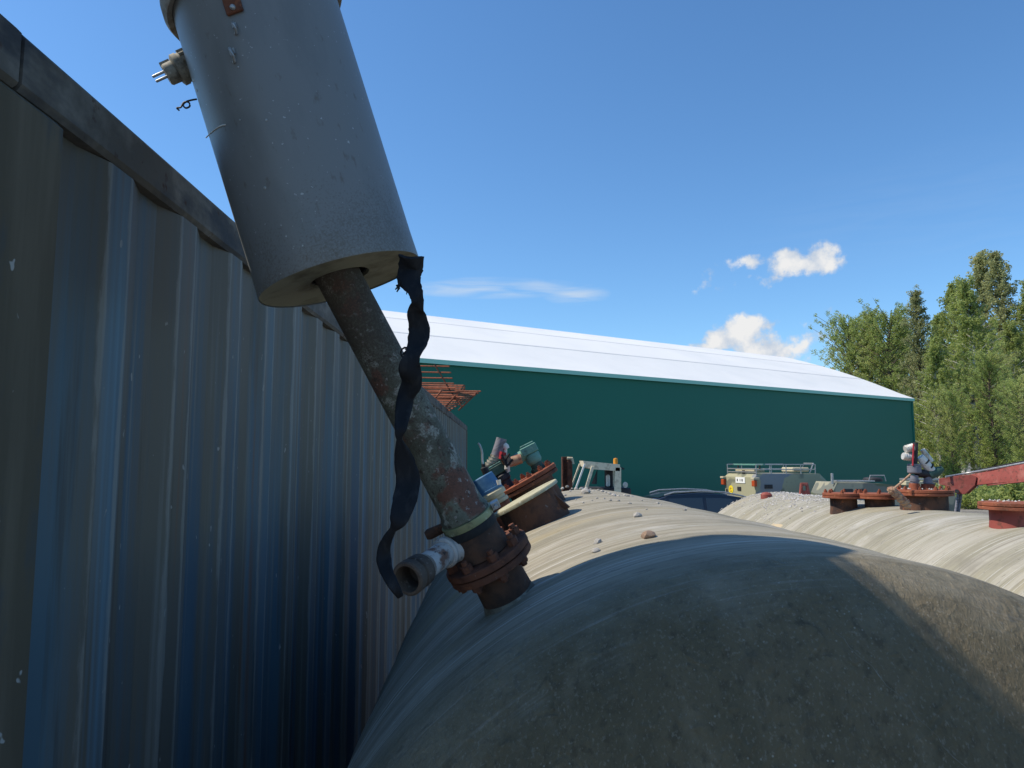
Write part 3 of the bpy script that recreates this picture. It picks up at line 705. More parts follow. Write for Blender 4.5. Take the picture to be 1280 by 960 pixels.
# ---- hanging strap
def strap():
    pts = [(514, 320, 19), (513, 336, 20), (511, 350, 18), (519, 364, 11), (522, 378, 9), (520, 392, 13), (524, 410, 16), (522, 428, 15), (516, 444, 11), (512, 460, 16), (514, 478, 17), (507, 496, 13), (504, 515, 12), (501, 535, 9), (499, 549, 4), (505, 575, 15), (510, 600, 18), (506, 625, 18), (498, 650, 13), (491, 662, 5), (481, 682, 9), (480, 700, 11), (485, 718, 9), (494, 735, 7), (500, 745, 5)]
    Y = C_.y - .165
    P, Wd = [], []
    for i, (px, py, w) in enumerate(pts):
        k = i / (len(pts) - 1)
        P.append(at(px, py, Y + .02 * math.sin(i * 1.3) - .01 * k)); Wd.append(w / F * 1.02)
    C = catmull(P, 6); Wc = [Wd[min(int(i / 6), len(Wd) - 1)] * (1 - (i % 6) / 6) + Wd[min(int(i / 6) + 1, len(Wd) - 1)] * ((i % 6) / 6) for i in range(len(C))]
    bm = new(); rows = []; nx = 8
    for i, (c, w) in enumerate(zip(C, Wc)):
        d = (C[min(i + 1, len(C) - 1)] - C[max(i - 1, 0)]).normalized()
        n0 = Vector((0, -1, 0)); x = d.cross(n0).normalized()
        tw = .5 * math.sin(i * .23) + .35 * math.sin(i * .11 + 1)
        n1 = x.cross(d); row = []
        for side in (0, 1):
            for k in range(nx + 1):
                s = (k / nx * 2 - 1); s = s if side == 0 else -s
                e = w * (1 + .08 * mnoise.noise(Vector((i * .45, 5 if s > 0 else 9, 0))) + (.10 * mnoise.noise(Vector((i * 1.3, s, 2))) if i < 24 else 0))
                fold = (.30 if i < 70 else .14) * w * math.sin(s * 1.9 + tw * 3) + .0012 * mnoise.noise(Vector((s * 2, i * .3, 1)))
                th = (.003 if side == 0 else -.003) * (1 if abs(s) < .99 else .3)
                row.append(bm.verts.new(c + x * s * e + n1 * (fold + th)))
        rows.append(row)
    m_ = len(rows[0])
    for a, b in zip(rows, rows[1:]):
        for k in range(m_): bm.faces.new((a[k], a[(k + 1) % m_], b[(k + 1) % m_], b[k]))
    bm.faces.new(rows[0]); bm.faces.new(rows[-1][::-1])
    t = thing('webbing_strap', 'twisted tattered black strap hanging from the grey cylinder down past the leaning pipe', 'strap', C[0])
    bmesh.ops.translate(bm, verts=bm.verts, vec=-C[0])
    obj('webbing', bm, 'strap', t, angle=70)
    # frayed threads
    for (px, py, dx, dy) in ((500, 352, -6, 10), (497, 356, -1, 9), (506, 360, 2, 8), (509, 440, -6, 3), (508, 436, -4, 6)):
        a = at(px, py, Y) - C[0]; b = at(px + dx, py + dy, Y) - C[0]; bm = new()
        add_path(bm, [a, a.lerp(b, .5) + Vector((.003, 0, 0)), b], [.0035, .0022, .001], 6); obj('frayed_thread', bm, 'strap', t, angle=70)
    for s in (0,):
        bm = new(); cc = at(507, 441, Y - .01) - C[0]
        add_path(bm, [cc + Vector((.008 * math.cos(v), .002 * s, .009 * math.sin(v))) for v in [i * .6 for i in range(10)]], .0016, 6)
    obj('frayed_thread', bm, 'strap', t)
strap()

# ---- manhole with pale lid on the near tank
ax2 = Vector((-.49, 0, .87)).normalized()
def tank1_frame(px, py, Y, axis):
    return at(px, py, Y), axis
def near_manholes():
    # pale GRP lid
    c = at(655, 622, 2.55)
    fr = tank1.matrix_basis.inverted() @ frame(c, ax2)
    bm = new(); add_lathe(bm, [(.112, -.30), (.112, -.10), (.104, -.085), (.104, -.012)], fr, 40, wob=.012); nk = obj('manhole_neck', bm, 'rust_brown', tank1)
    bm = new(); add_lathe(bm, [(.125, -.010), (.127, -.009), (.127, -.001), (.125, .002), (.06, .003), (0, .0035)], fr, 44, cap=False, wob=.01); obj('manhole_lid', bm, 'grp_lid', nk)
    for a in (-.4, 1.2):
        bm = new(); add_poly(bm, [(.098, -.1), (.128, -.1), (.100, -.025)], .012, fr @ Matrix.Rotation(a, 4, 'Z') @ Matrix(((1, 0, 0, 0), (0, 0, -1, 0), (0, 1, 0, 0), (0, 0, 0, 1)))); obj('gusset', bm, 'rust_brown', nk)
    # orange bolted flange
    c = at(659, 599, 3.15)
    fr = tank1.matrix_basis.inverted() @ frame(c, ax2)
    bm = new(); add_lathe(bm, [(.10, -.34), (.10, -.02)], fr, 40); nk = obj('manhole_neck', bm, 'rust_brown', tank1)
    bm = new(); add_lathe(bm, [(.130, -.030), (.133, -.028), (.133, -.016), (.130, -.014)], fr, 44, wob=.012); obj('flange', bm, 'rust', nk)
    bm = new(); add_lathe(bm, [(.130, -.012), (.134, -.010), (.134, .004), (.130, .007)], fr, 44, wob=.012); obj('blind_flange', bm, 'rust_orange', nk)
    bolts(nk, .112, .007, 12, .011, .022, .1, fr, 'rust_orange')
    return fr
near_fr = near_manholes()

# ---- valve gear standing on the orange flange
def valve_gear():
    W0 = tank1.matrix_basis @ near_fr
    t = thing('valve', 'teal valve heads and wrapped hose standing on the rusty bolted flange of the near tank', 'valve', W0)
    inv = t.matrix_basis.inverted()
    q = lambda px, py, Y=3.15: inv @ at(px, py, Y)
    # right valve: stem + teal square head
    bm = new(); add_cyl(bm, q(676, 592), q(668, 575), .026, .026, 20); add_cyl(bm, q(674, 588), q(672, 584), .034, .034, 20); obj('valve_stem', bm, 'dark_green', t)
    hd = frame(q(664, 568), q(660, 560) - q(668, 576), (0, 1, 0))
    bm = new(); add_lathe(bm, [(.024, -.045), (.034, -.03), (.034, .0), (.030, .004)], hd, 24); add_box(bm, (0, 0, .022), (.072, .072, .036), hd); h = obj('valve_head', bm, 'teal_paint', t, bevel=.004)
    bm = new(); add_box(bm, (0, 0, .0455), (.060, .060, .008), hd); obj('valve_cover', bm, 'teal_paint', h, bevel=.002)
    bm = new(); add_path(bm, catmull([q(664, 570), q(655, 569), q(648, 573), q(640, 579)], 4), [.022, .022, .022, .022, .024, .024, .024, .024, .024, .023, .022, .02, .02], 16); obj('teal_elbow', bm, 'teal_paint', t)
    bm = new(); add_path(bm, catmull([q(652, 573, 3.13), q(642, 576, 3.13), q(634, 578, 3.13), q(630, 570, 3.13)], 4), [.021] * 13, 16); obj('brass_body', bm, 'copper_brown', t)
    bm = new(); add_path(bm, catmull([q(627, 568, 3.1), q(630, 575, 3.1), q(634, 582, 3.1), q(641, 574, 3.1)], 4), .0045, 8); add_path(bm, catmull([q(637, 567, 3.1), q(633, 574, 3.1), q(634, 584, 3.1)], 4), .0045, 8); obj('cable', bm, 'black_rubber', t)
    bm = new(); add_path(bm, [q(629, 565, 3.12), q(627, 574, 3.12)], [.014, .012], 10); obj('red_handle', bm, 'red_plastic', t)
    bm = new(); add_lathe(bm, [(.012, -.012), (.014, 0), (.010, .012), (0, .014)], frame(q(632, 558, 3.14), (0, 0, 1)), 14); add_cyl(bm, q(632, 560, 3.14), q(632, 572, 3.14), .007, n=10); obj('white_knob', bm, 'white_plastic', t)
    # grey hose with wrapped end, centre valve
    bm = new(); add_path(bm, [q(627, 548), q(625, 556), q(620, 571)], [.0225, .0235, .0235], 18); hz = obj('hose', bm, 'hose_grey', t)
    bm = new()
    for i in range(5):
        a = q(621 - 2.2 * i, 570 + 3.4 * i); b = q(620 - 2.2 * i, 573.0 + 3.4 * i); add_cyl(bm, a, b, .028, .025, 18)
    obj('hose_wrap', bm, 'hose_wrap', hz)
    hd = frame(q(622, 587), ax2 @ Matrix.Identity(3) if False else (inv.to_3x3() @ ax2), (0, 1, 0))
    bm = new(); add_box(bm, (0, 0, 0), (.062, .062, .040), hd); h = obj('valve_head', bm, 'dark_green', t, bevel=.004)
    bm = new(); add_box(bm, (0, 0, .0235), (.058, .058, .007), hd); obj('valve_cover', bm, 'teal_paint', h, bevel=.002)
    bm = new(); add_lathe(bm, [(.030, -.10), (.030, -.055), (.036, -.05), (.036, -.03), (.026, -.02)], hd, 20); obj('valve_stem', bm, 'dark_metal', t)
    bm = new(); add_path(bm, [q(634, 578, 3.12), q(634, 586, 3.12), q(636, 590, 3.12)], [.012, .012, .008], 10); obj('white_pipe', bm, 'white_plastic', t)
valve_gear()

def fittings():
    # blue-capped fitting
    c = at(622, 632, 2.75)
    t = thing('capped_fitting', 'small pipe stub with a blue cap and cream collar on the near tank', 'pipe fitting', frame(c, ax2), )
    bm = new(); add_lathe(bm, [(.048, -.12), (.048, .004)], I4, 28, wob=.01); obj('pipe_stub', bm, 'rust_orange', t)
    bm = new(); add_lathe(bm, [(.046, .004), (.050, .006), (.050, .018), (.046, .020)], I4, 28); obj('collar', bm, 'cream', t)
    bm = new(); add_lathe(bm, [(.044, .020), (.044, .032), (.054, .034), (.055, .050), (.050, .056)], I4, 28); obj('collar', bm, 'cream', t)
    bm = new(); add_lathe(bm, [(.051, .056), (.0515, .066), (.048, .067), (.043, .118), (.040, .121), (0, .122)], I4, 28, cap=False); obj('cap', bm, 'blue_cap', t)
    inv = t.matrix_basis.inverted(); q = lambda px, py, Y=2.75: inv @ at(px, py, Y)
    bm = new(); add_path(bm, [q(623, 600, 2.7), q(624, 606, 2.7)], [.009, .007], 10); obj('white_toggle', bm, 'white_plastic', t)
    # bent rod with black grip
    base = at(606, 600, 2.9)
    t = thing('lever_rod', 'thin bent rod with black grip rising behind the blue cap', 'rod', base)
    q = lambda px, py, Y=2.9: at(px, py, Y) - base
    bm = new(); add_path(bm, catmull([q(597.5, 554), q(600, 557), q(602.5, 565), q(603, 576), q(604.5, 584)], 5), .0042, 8); obj('rod', bm, 'galv', t)
    bm = new(); add_path(bm, catmull([q(604, 580), q(605, 585), q(608, 592), q(611, 600), q(614, 612)], 4), [.008] * 4 + [.014] * 4 + [.014] * 9, 10); obj('grip', bm, 'black_rubber', t)
fittings()

# ------------------------------------------------------------------ second tank (right)
T2R, T2X, T2Z = .86, 2.40, -1.14
M['patch_tan'] = mat('patch_tan', (.50, .40, .25), [((.40, .34, .24), 14, .45, .6)], rough=.8, bump=[(60, .3, .003)])
M['tank_far'] = tank_mat('tank_far', (.37, .345, .28), (.21, .19, .15), (.29, .27, .20))
tank2 = thing('storage_tank', 'second grey fibreglass tank further right, gravel on its far end and rusty flanges on top', 'tank', Matrix.Translation((T2X, 0, T2Z)), 'fibreglass tanks')
tank_shell(tank2, T2R, 2.2, 6.55, .36, 'tank_far', bands=(5.02, 5.08, 3.9))
def tank2_stack(px, py, Y, r_pl, neck, r_nk, m_pl, m_nk, nb, label=None, n_plates=2, tilt=(0, 0, 1)):
    c = at(px, py, Y)
    fr = tank2.matrix_basis.inverted() @ frame(c, tilt)
    bm = new(); add_lathe(bm, [(r_nk * 1.12, -neck - .12), (r_nk * 1.03, -neck + .01), (r_nk, -neck + .04), (r_nk, -.02)], fr, 32, cap=False, wob=.015); nk = obj('nozzle', bm, m_nk, tank2)
    bm = new(); add_lathe(bm, [(r_pl * .98, -.028), (r_pl, -.026), (r_pl, -.015), (r_pl * .98, -.013)], fr, 40, wob=.02); obj('flange', bm, m_pl, nk)
    bm = new(); add_lathe(bm, [(r_pl * .98, -.011), (r_pl, -.009), (r_pl, .003), (r_pl * .97, .005)], fr, 40, wob=.02); obj('blind_flange', bm, m_pl, nk)
    if nb: bolts(nk, r_pl * .84, .005, nb, .011, .022, .3, fr, m_pl)
    return tank2.matrix_basis @ fr
tank2_stack(1054, 617, 4.75, .124, .13, .080, 'rust_orange', 'rust_brown', 8)
tank2_stack(1099, 617.5, 4.65, .133, .12, .085, 'rust_orange', 'rust_brown', 8)
fr3 = tank2_stack(1154, 613, 4.3, .155, .16, .125, 'rust_orange', 'rust_brown', 10)
fr4 = tank2_stack(1268, 629, 3.35, .142, .12, .100, 'rust_orange', 'red_paint', 0)

# lifting eye + red stub on the gravelly end
def lifting_eye():
    c = at(1006, 621, 6.1)
    bm = new(); f = tank2.matrix_basis.inverted() @ frame(c, (0, -1, .05), (0, 0, 1))
    o = [(-.052, -.04), (.052, -.04), (.030, .115), (-.030, .115)]; hi = [(-.014, .05), (.014, .05), (.014, .09), (-.014, .09)]
    for zz in (0,):
        va = [[bm.verts.new(f @ Vector((x, y, z))) for x, y in L] for z in (-.012, .012) for L in (o, hi)]
        for (a, b, fl) in ((va[0], va[1], 0), (va[2], va[3], 1)):
            for i in range(4):
                j = (i + 1) % 4; bm.faces.new((a[i], a[j], b[j], b[i]))
        for a, b in ((va[0], va[2]), (va[1], va[3])):
            for i in range(4):
                j = (i + 1) % 4; bm.faces.new((a[i], a[j], b[j], b[i]))
    obj('lifting_eye', bm, 'red_paint', tank2, bevel=.003)
    c = at(958, 621, 6.2); bm = new(); add_lathe(bm, [(.05, -.12), (.045, .02), (.03, .035), (0, .04)], tank2.matrix_basis.inverted() @ frame(c, (0, 0, 1)), 16, cap=False); obj('lifting_stub', bm, 'red_paint', tank2)
lifting_eye()

def shell_marks():
    bm = new(); pts = []
    for i in range(25):
        a = rad(-75 + 58 * i / 24); pts.append(Vector(((T2R + .001) * math.sin(a), 5.02 + .01 * math.sin(i * .8), (T2R + .001) * math.cos(a))))
    add_path(bm, pts, .0035, 5); obj('seam', bm, 'dark_metal', tank2)
    c = tank_hit(968, 661, tank2, T2R); a0 = math.atan2(c.x, c.z); bm = new(); g = []
    for i in range(7):
        row = []
        for j in range(7):
            u, v = (i - 3) / 3, (j - 3) / 3; k = .82 + .18 * mnoise.noise(Vector((u * 1.5, v * 1.5, 4)))
            a = a0 + .075 * u * k; y = c.y + .16 * v * k; e = .004 if max(abs(u), abs(v)) < .99 else -.002
            row.append(bm.verts.new(Vector(((T2R + e) * math.sin(a), y, (T2R + e) * math.cos(a)))))
        g.append(row)
    for i in range(6):
        for j in range(6): bm.faces.new((g[i][j], g[i][j + 1], g[i + 1][j + 1], g[i + 1][j]))
    obj('repair_patch', bm, 'patch_tan', tank2)
shell_marks()

def pump_gear():
    t = thing('valve', 'grey valve with foil-wrapped hoses standing on the wide rusty flange of the far tank', 'valve', fr3)
    inv = t.matrix_basis.inverted(); Y0 = 4.3
    q = lambda px, py, Y=Y0: inv @ at(px, py, Y)
    fr = lambda p, d: frame(p, d, (0, 1, 0))
    bm = new(); add_cyl(bm, q(1143, 613), q(1143, 604), .030, .028, 20); obj('rusty_stub', bm, 'rust_orange', t)
    bm = new(); add_cyl(bm, q(1143, 604), q(1143, 594), .022, .022, 20); add_cyl(bm, q(1143, 602), q(1143, 599), .027, .027, 20); obj('riser', bm, 'hose_grey', t)
    bm = new(); add_lathe(bm, [(.026, -.02), (.037, -.012), (.038, .022), (.034, .026), (.036, .029), (.036, .036), (.030, .038)], fr(q(1143, 588), (0, 0, 1)), 24); obj('valve_body', bm, 'hose_grey', t)
    bm = new(); add_cyl(bm, q(1143.5, 582), q(1144.5, 553), .014, .014, 16); obj('standpipe', bm, 'dark_metal', t)
    bm = new(); add_cyl(bm, q(1141, 582, 4.27), q(1142, 555, 4.27), .005, .005, 8); obj('cable', bm, 'red_plastic', t)
    # foil-wrapped loops on the left
    for (a, b) in (((1141, 559), (1131, 562)), ((1140, 572), (1128, 570))):
        bm = new()
        for i in range(4):
            u, v = q(*a).lerp(q(*b), i / 4), q(*a).lerp(q(*b), (i + .8) / 4); add_cyl(bm, u, v, .024, .020, 16)
        obj('foil_hose', bm, 'foil', t)
    # diagonal wrapped hose, right
    bm = new(); add_path(bm, [q(1150, 571), q(1155, 577), q(1160, 584), q(1166, 589)], [.022, .026, .026, .023], 18); fh = obj('foil_hose', bm, 'white_plastic', t)
    bm = new()
    for s in (.35, .7):
        a = q(1150, 571).lerp(q(1166, 588), s); d = (q(1166, 588) - q(1150, 571)).normalized(); add_cyl(bm, a, a + d * .008, .0275, .0275, 18)
    obj('tape_band', bm, 'black_rubber', fh)
    bm = new(); add_path(bm, [q(1153, 562), q(1160, 572), q(1164, 577)], [.014, .017, .015], 12); obj('foil_pipe', bm, 'foil', t)
    bm = new(); add_path(bm, [q(1160, 594), q(1170, 590), q(1178, 586)], [.028, .030, .016], 16); obj('valve_head', bm, 'dark_green', t)
    bm = new(); add_path(bm, [q(1146, 591), q(1154, 592), q(1164, 594)], [.026, .024, .026], 16); obj('manifold', bm, 'dark_metal', t)
    bm = new(); add_cyl(bm, q(1160, 596), q(1160, 605), .022, .024, 18); add_cyl(bm, q(1160, 602), q(1160, 604), .028, .028, 18); obj('riser', bm, 'hose_grey', t)
    bm = new(); add_cyl(bm, q(1160, 605), q(1160, 612), .036, .038, 16); obj('fitting', bm, 'rust_orange', t)
    bm = new(); add_lathe(bm, [(.008, -.01), (.012, 0), (0, .01)], fr(q(1174, 586), (1, -.3, .1)), 12); obj('white_knob', bm, 'white_plastic', t)
    bm = new(); add_path(bm, catmull([q(1138, 593, 4.2), q(1128, 602, 4.2), q(1117, 611, 4.2)], 4), .006, 8); obj('copper_tube', bm, 'copper_brown', t)
    # crumbling lagging below the flange
    bm = new()
    for i in range(16):
        s = i / 15; p = q(1114 + 20 * s, 612 + 18 * s + 2 * math.sin(i * 2.2), 4.13); add_lathe(bm, [(0, -.02), (.02, -.01), (.022, .006), (0, .02)], fr(p + Vector((0, 0, 0)), (random.random() - .5, random.random() - .5, 1)), 7, cap=False)
    obj('torn_lagging', bm, 'copper_brown', t, angle=20)
pump_gear()

# ------------------------------------------------------------------ stones
def stone_mesh(seed, m):
    bm = new(); bmesh.ops.create_icosphere(bm, subdivisions=2, radius=1)
    for v in bm.verts:
        k = 1 + .35 * mnoise.noise(v.co * 1.1 + Vector((seed * 3.7, 0, 0))) + .12 * mnoise.noise(v.co * 3 + Vector((seed, 1, 0)))
        v.co *= k; v.co.z *= .72; v.co.x *= 1.15
    o = obj('stone', bm, m, angle=25); me = o.data; bpy.data.objects.remove(o); return me
SM = [stone_mesh(i, 'stone_grey') for i in range(5)] + [stone_mesh(9, 'stone_brown')]
def stone(px, py, rpx, k, label, group=None):
    l = tank_hit(px, py, tank1, T1R); p = tank1.matrix_basis @ l
    r = rpx / F * p.y
    n = (tank1.matrix_basis.to_3x3() @ Vector((l.x, 0, l.z))).normalized()
    o = link('stone', SM[k]); o.matrix_basis = frame(p + n * r * .35, n, Vector((math.cos(px), math.sin(px * 3), 0))) @ Matrix.Scale(r, 4)
    return tag(o, label, 'stone', group)
stone(811, 672, 8, 5, 'largest brown rounded stone lying alone on the sunlit tank top')
stone(747, 679, 5.2, 0, 'upper of two small pale stones close together on the tank top')
stone(745, 690, 5.0, 1, 'lower of two small pale stones close together on the tank top')
stone(797, 646, 5.5, 2, 'dark flat angular stone on the tank top beyond the brown stone')
stone(732, 617, 6.5, 3, 'pale pointed stone, the biggest one in front of the cab with the orange beacon')
small = [(703, 611), (709, 609), (715, 611), (720, 612), (713, 614), (742, 614), (748, 613), (753, 615), (757, 616), (762, 618), (767, 620), (773, 621), (778, 622), (781, 620), (785, 621), (790, 622), (773, 627), (787, 630), (802, 626), (808, 637), (826, 632), (822, 630), (836, 635), (856, 638), (740, 626), (720, 625), (729, 629), (746, 624), (700, 618), (706, 620), (755, 624), (763, 626), (858, 637), (733, 611), (738, 612), (727, 612)]
for i, (px, py) in enumerate(small):
    stone(px, py, random.uniform(1.2, 2.9), i % 5, 'tiny pale stone scattered along the far end of the near tank top', 'tiny stones on the near tank top')
def grit():
    bm = new(); rng = random.Random(3)
    for i in range(900):
        y = min(rng.gauss(6.0, .55), 6.65); y = max(y, 5.0); a = rng.gauss(-.10, .22)
        R = T2R if y < 6.55 else T2R - .01
        p = Vector((T2X + R * math.sin(a), y, T2Z + R * math.cos(a))); s = rng.uniform(.004, .010) * (1.5 if rng.random() < .12 else 1)
        f = frame(p, (math.sin(a), 0, math.cos(a)), (rng.random() - .5, rng.random(), 0)); vs = [bm.verts.new(f @ Vector((s * x * rng.uniform(.7, 1.3), s * yy * rng.uniform(.7, 1.3), s * z * rng.uniform(.6, 1.0)))) for x, yy, z in ((1, 0, .2), (-1, 0, .2), (0, 1, .2), (0, -1, .2), (0, 0, 1), (0, 0, -.5))]
        for tri in ((0, 2, 4), (2, 1, 4), (1, 3, 4), (3, 0, 4), (2, 0, 5), (1, 2, 5), (3, 1, 5), (0, 3, 5)): bm.faces.new([vs[j] for j in tri])
    # the same grit, sparse, on plates and lower down
    for i in range(26):
        for f0, R in ((fr4, .13), (fr3, .13)):
            a = rng.random() * 6.28; rr = R * math.sqrt(rng.random()); p = f0 @ Vector((rr * math.cos(a), rr * math.sin(a), .008)); s = rng.uniform(.004, .009)
            vs = [bm.verts.new(p + Vector((s * x, s * yy, s * z))) for x, yy, z in ((1, 0, .2), (-1, 0, .2), (0, 1, .2), (0, -1, .2), (0, 0, 1))]
            for tri in ((0, 2, 4), (2, 1, 4), (1, 3, 4), (3, 0, 4)): bm.faces.new([vs[j] for j in tri])
    o = obj('gravel', bm, 'grit', angle=10); kind(o, 'stuff')
    o['label'] = 'loose pale gravel strewn over the far end of the second tank'; o['category'] = 'gravel'
grit()

# ------------------------------------------------------------------ rusty reinforcing mesh on the container
def rebar():
    base = at(545, 490, 8.6)
    t = thing('rebar_mesh', 'upper rusty steel reinforcing mesh jutting from the container roof, widely spaced bars', 'rebar mesh', base, 'rusty mesh on the container')
    q = lambda px, py, Y: at(px, py, Y) - base
    for i in range(9):
        k = i / 8; y = 457.5 + 41 * (1 - (1 - k) ** 1.55)
        xr = 562 + 14 * k
        bm = new(); add_path(bm, [q(490, y - 1, 8.9), q(530, y, 8.7), q(xr, y + .6, 8.5)], .0085, 6); obj('bar', bm, 'rust_orange', t)
    for (x0, y0, x1, y1) in ((543, 455, 562, 487), (562, 487, 576, 507)):
        bm = new(); add_cyl(bm, q(x0, y0, 8.58), q(x1, y1, 8.55), .009, n=6); obj('cross_bar', bm, 'rust_brown', t)
    t2 = thing('rebar_mesh', 'lower rusty reinforcing mesh lying flat over the container edge, dense bars', 'rebar mesh', base, 'rusty mesh on the container')
    for i in range(14):
        k = i / 13; y = 482 + 31 * k; xr = 601 - 50 * max(0, k - .25) ** 1.0 - (20 if i < 3 else 0)
        bm = new(); add_path(bm, [q(505 + 30 * k, y - 2, 9.4), q(550, y - .5, 9.0), q(xr, y, 8.5)], .0085, 6); obj('bar', bm, 'rust_orange', t2)
    for (x0, y0, x1, y1) in ((597, 490, 573, 513), (574, 489, 555, 511), (552, 488, 545, 497), (570, 497, 577, 508)):
        bm = new(); add_cyl(bm, q(x0, y0, 8.52), q(x1, y1, 8.5), .010, n=6); obj('cross_bar', bm, 'rust_orange', t2)
rebar()

# ------------------------------------------------------------------ rusty post behind the near tank
def post():
    c = at(709, 606, 7.2); c.z = gz(c.x, c.y); top = at(709, 571, 7.2).z - c.z
    t = thing('steel_post', 'rusty steel channel post standing behind the near tank', 'post', c)
    bm = new()
    add_box(bm, (-.045, 0, top / 2), (.012, .09, top)); add_box(bm, (.01, .04, top / 2), (.09, .010, top)); add_box(bm, (.022, -.02, top / 2 - .02), (.045, .03, top - .04)); obj('channel', bm, 'rust', t, bevel=.002)
    bm = new(); add_path(bm, [Vector((.0, -.02, top - .015)), Vector((.045, -.02, top - .015)), Vector((.055, -.02, top - .07))], .016, 8); obj('hook', bm, 'cream', t)
post()

# ------------------------------------------------------------------ hall
def hall():
    E = at(1139.5, 498, 48.0); ze = E.z
    E0 = atz(560, 450.5, ze)
    d = (E0 - E); d.z = 0; d.normalize()
    r = ray(982, 446.5); tt = E.dot(d) / (r.x * d.x + r.y * d.y)
    Rg = r * tt
    n = Rg - E; rise = n.z; n.z = 0; hw = n.length; n.normalize()
    Lh = 46.0
    g = G1
    t = thing('storage_hall', 'large dark green fabric storage hall with white roof in the background', 'hall', (E.x, E.y, g))
    hE, hR = ze - g, ze - g + rise
    P = lambda a, b, z: d * a + n * b + Vector((0, 0, z))      # along, inward, height
    def quad(bm, pts):
        bm.faces.new([bm.verts.new(p) for p in pts])
    bay = 5.1
    # walls in sheets
    bm = new(); add = quad
    nb = int(Lh / bay)
    bm = new()
    quad(bm, [P(0, 0, 0), P(Lh, 0, 0), P(Lh, 0, hE - .05), P(0, 0, hE - .05)]); obj('wall', bm, 'wall_fabric', t)
    bm = new(); quad(bm, [P(0, 2 * hw, 0), P(Lh, 2 * hw, 0), P(Lh, 2 * hw, hE), P(0, 2 * hw, hE)]); obj('wall', bm, 'wall_fabric', t)
    for a in (0.0, Lh):
        bm = new(); bm.faces.new([bm.verts.new(p) for p in (P(a, 0, 0), P(a, 2 * hw, 0), P(a, 2 * hw, hE), P(a, hw, hR - .05), P(a, 0, hE - .05))]); obj('gable_wall', bm, 'wall_fabric', t)
    # roof in lapped strips, each fabric slightly sagging between frames
    cuts = [0, .36, .70, 1.0]
    for side in (0, 1):
        for k in range(3):
            bm = new(); nn = nb * 6; rows = []
            for j in range(5):
                s = cuts[k] + (cuts[k + 1] - cuts[k]) * j / 4
                row = []
                for i in range(nn + 1):
                    a = -.15 + (Lh + .3) * i / nn
                    sag = -.05 * abs(math.sin(math.pi * i / 6)) * math.sin(math.pi * j / 4) - .015
                    b = s * hw if side == 0 else 2 * hw - s * hw
                    z = hE + rise * s + sag  + .25 * math.sin(math.pi * s)
                    row.append(bm.verts.new(P(a, b - (.12 if side == 0 and s == 0 else 0), z)))
                rows.append(row)
            for A, Bq in zip(rows, rows[1:]):
                for i in range(nn): bm.faces.new((A[i], A[i + 1], Bq[i + 1], Bq[i]))
            obj('roof_panel', bm, 'roof_fabric', t, angle=20)
    for s in cuts[1:3]:
        bm = new()
        p0, p1 = P(-.1, s * hw, 0), P(Lh, s * hw, 0)
        zz = hE + rise * s + .25 * math.sin(math.pi * s) + .01
        f0 = [Vector((0, 0, zz)) + p + n * b + Vector((0, 0, b * rise / hw + h_)) for p in (p0, p1) for b, h_ in ((-.08, -.05), (-.08, -.017), (.08, -.017), (.08, -.05))]
        loft(bm, [f0[:4], f0[4:]]); obj('roof_seam', bm, 'roof_seam', t)
    # eave trim
    bm = new(); bx = [(-.13, -.02), (-.16, -.02), (-.16, -.20), (-.13, -.20)]
    for i in range(4):
        (b0, z0), (b1, z1) = bx[i], bx[(i + 1) % 4]
        quad(bm, [P(-.05, b0, hE + z0), P(Lh, b0, hE + z0), P(Lh, b1, hE + z1), P(-.05, b1, hE + z1)])
    obj('eave_trim', bm, 'eave_trim', t)
    # corner post at the near right corner
    bm = new()
    for a in (0.0,): add_box(bm, (P(a, 0, 0).x, P(a, 0, 0).y, hE / 2), (.12, .12, hE)); obj('corner_post', bm, 'wall_fabric', t)
    return E, d, n
HE, HD, HN = hall()

# ------------------------------------------------------------------ vehicles
def wheel(parent, p, r, w, axis):
    bm = new(); add_lathe(bm, [(r * .6, -w / 2), (r * .95, -w / 2), (r, -w * .3), (r, w * .3), (r * .95, w / 2), (r * .6, w / 2)], frame(p, axis, (0, 0, 1)), 28); wh = obj('wheel', bm, 'tyre', parent)
    bm = new(); add_lathe(bm, [(r * .6, -w * .42), (r * .25, -w * .5), (r * .2, w * .5), (r * .6, w * .42)], frame(p, axis, (0, 0, 1)), 20); obj('rim', bm, 'galv', wh)

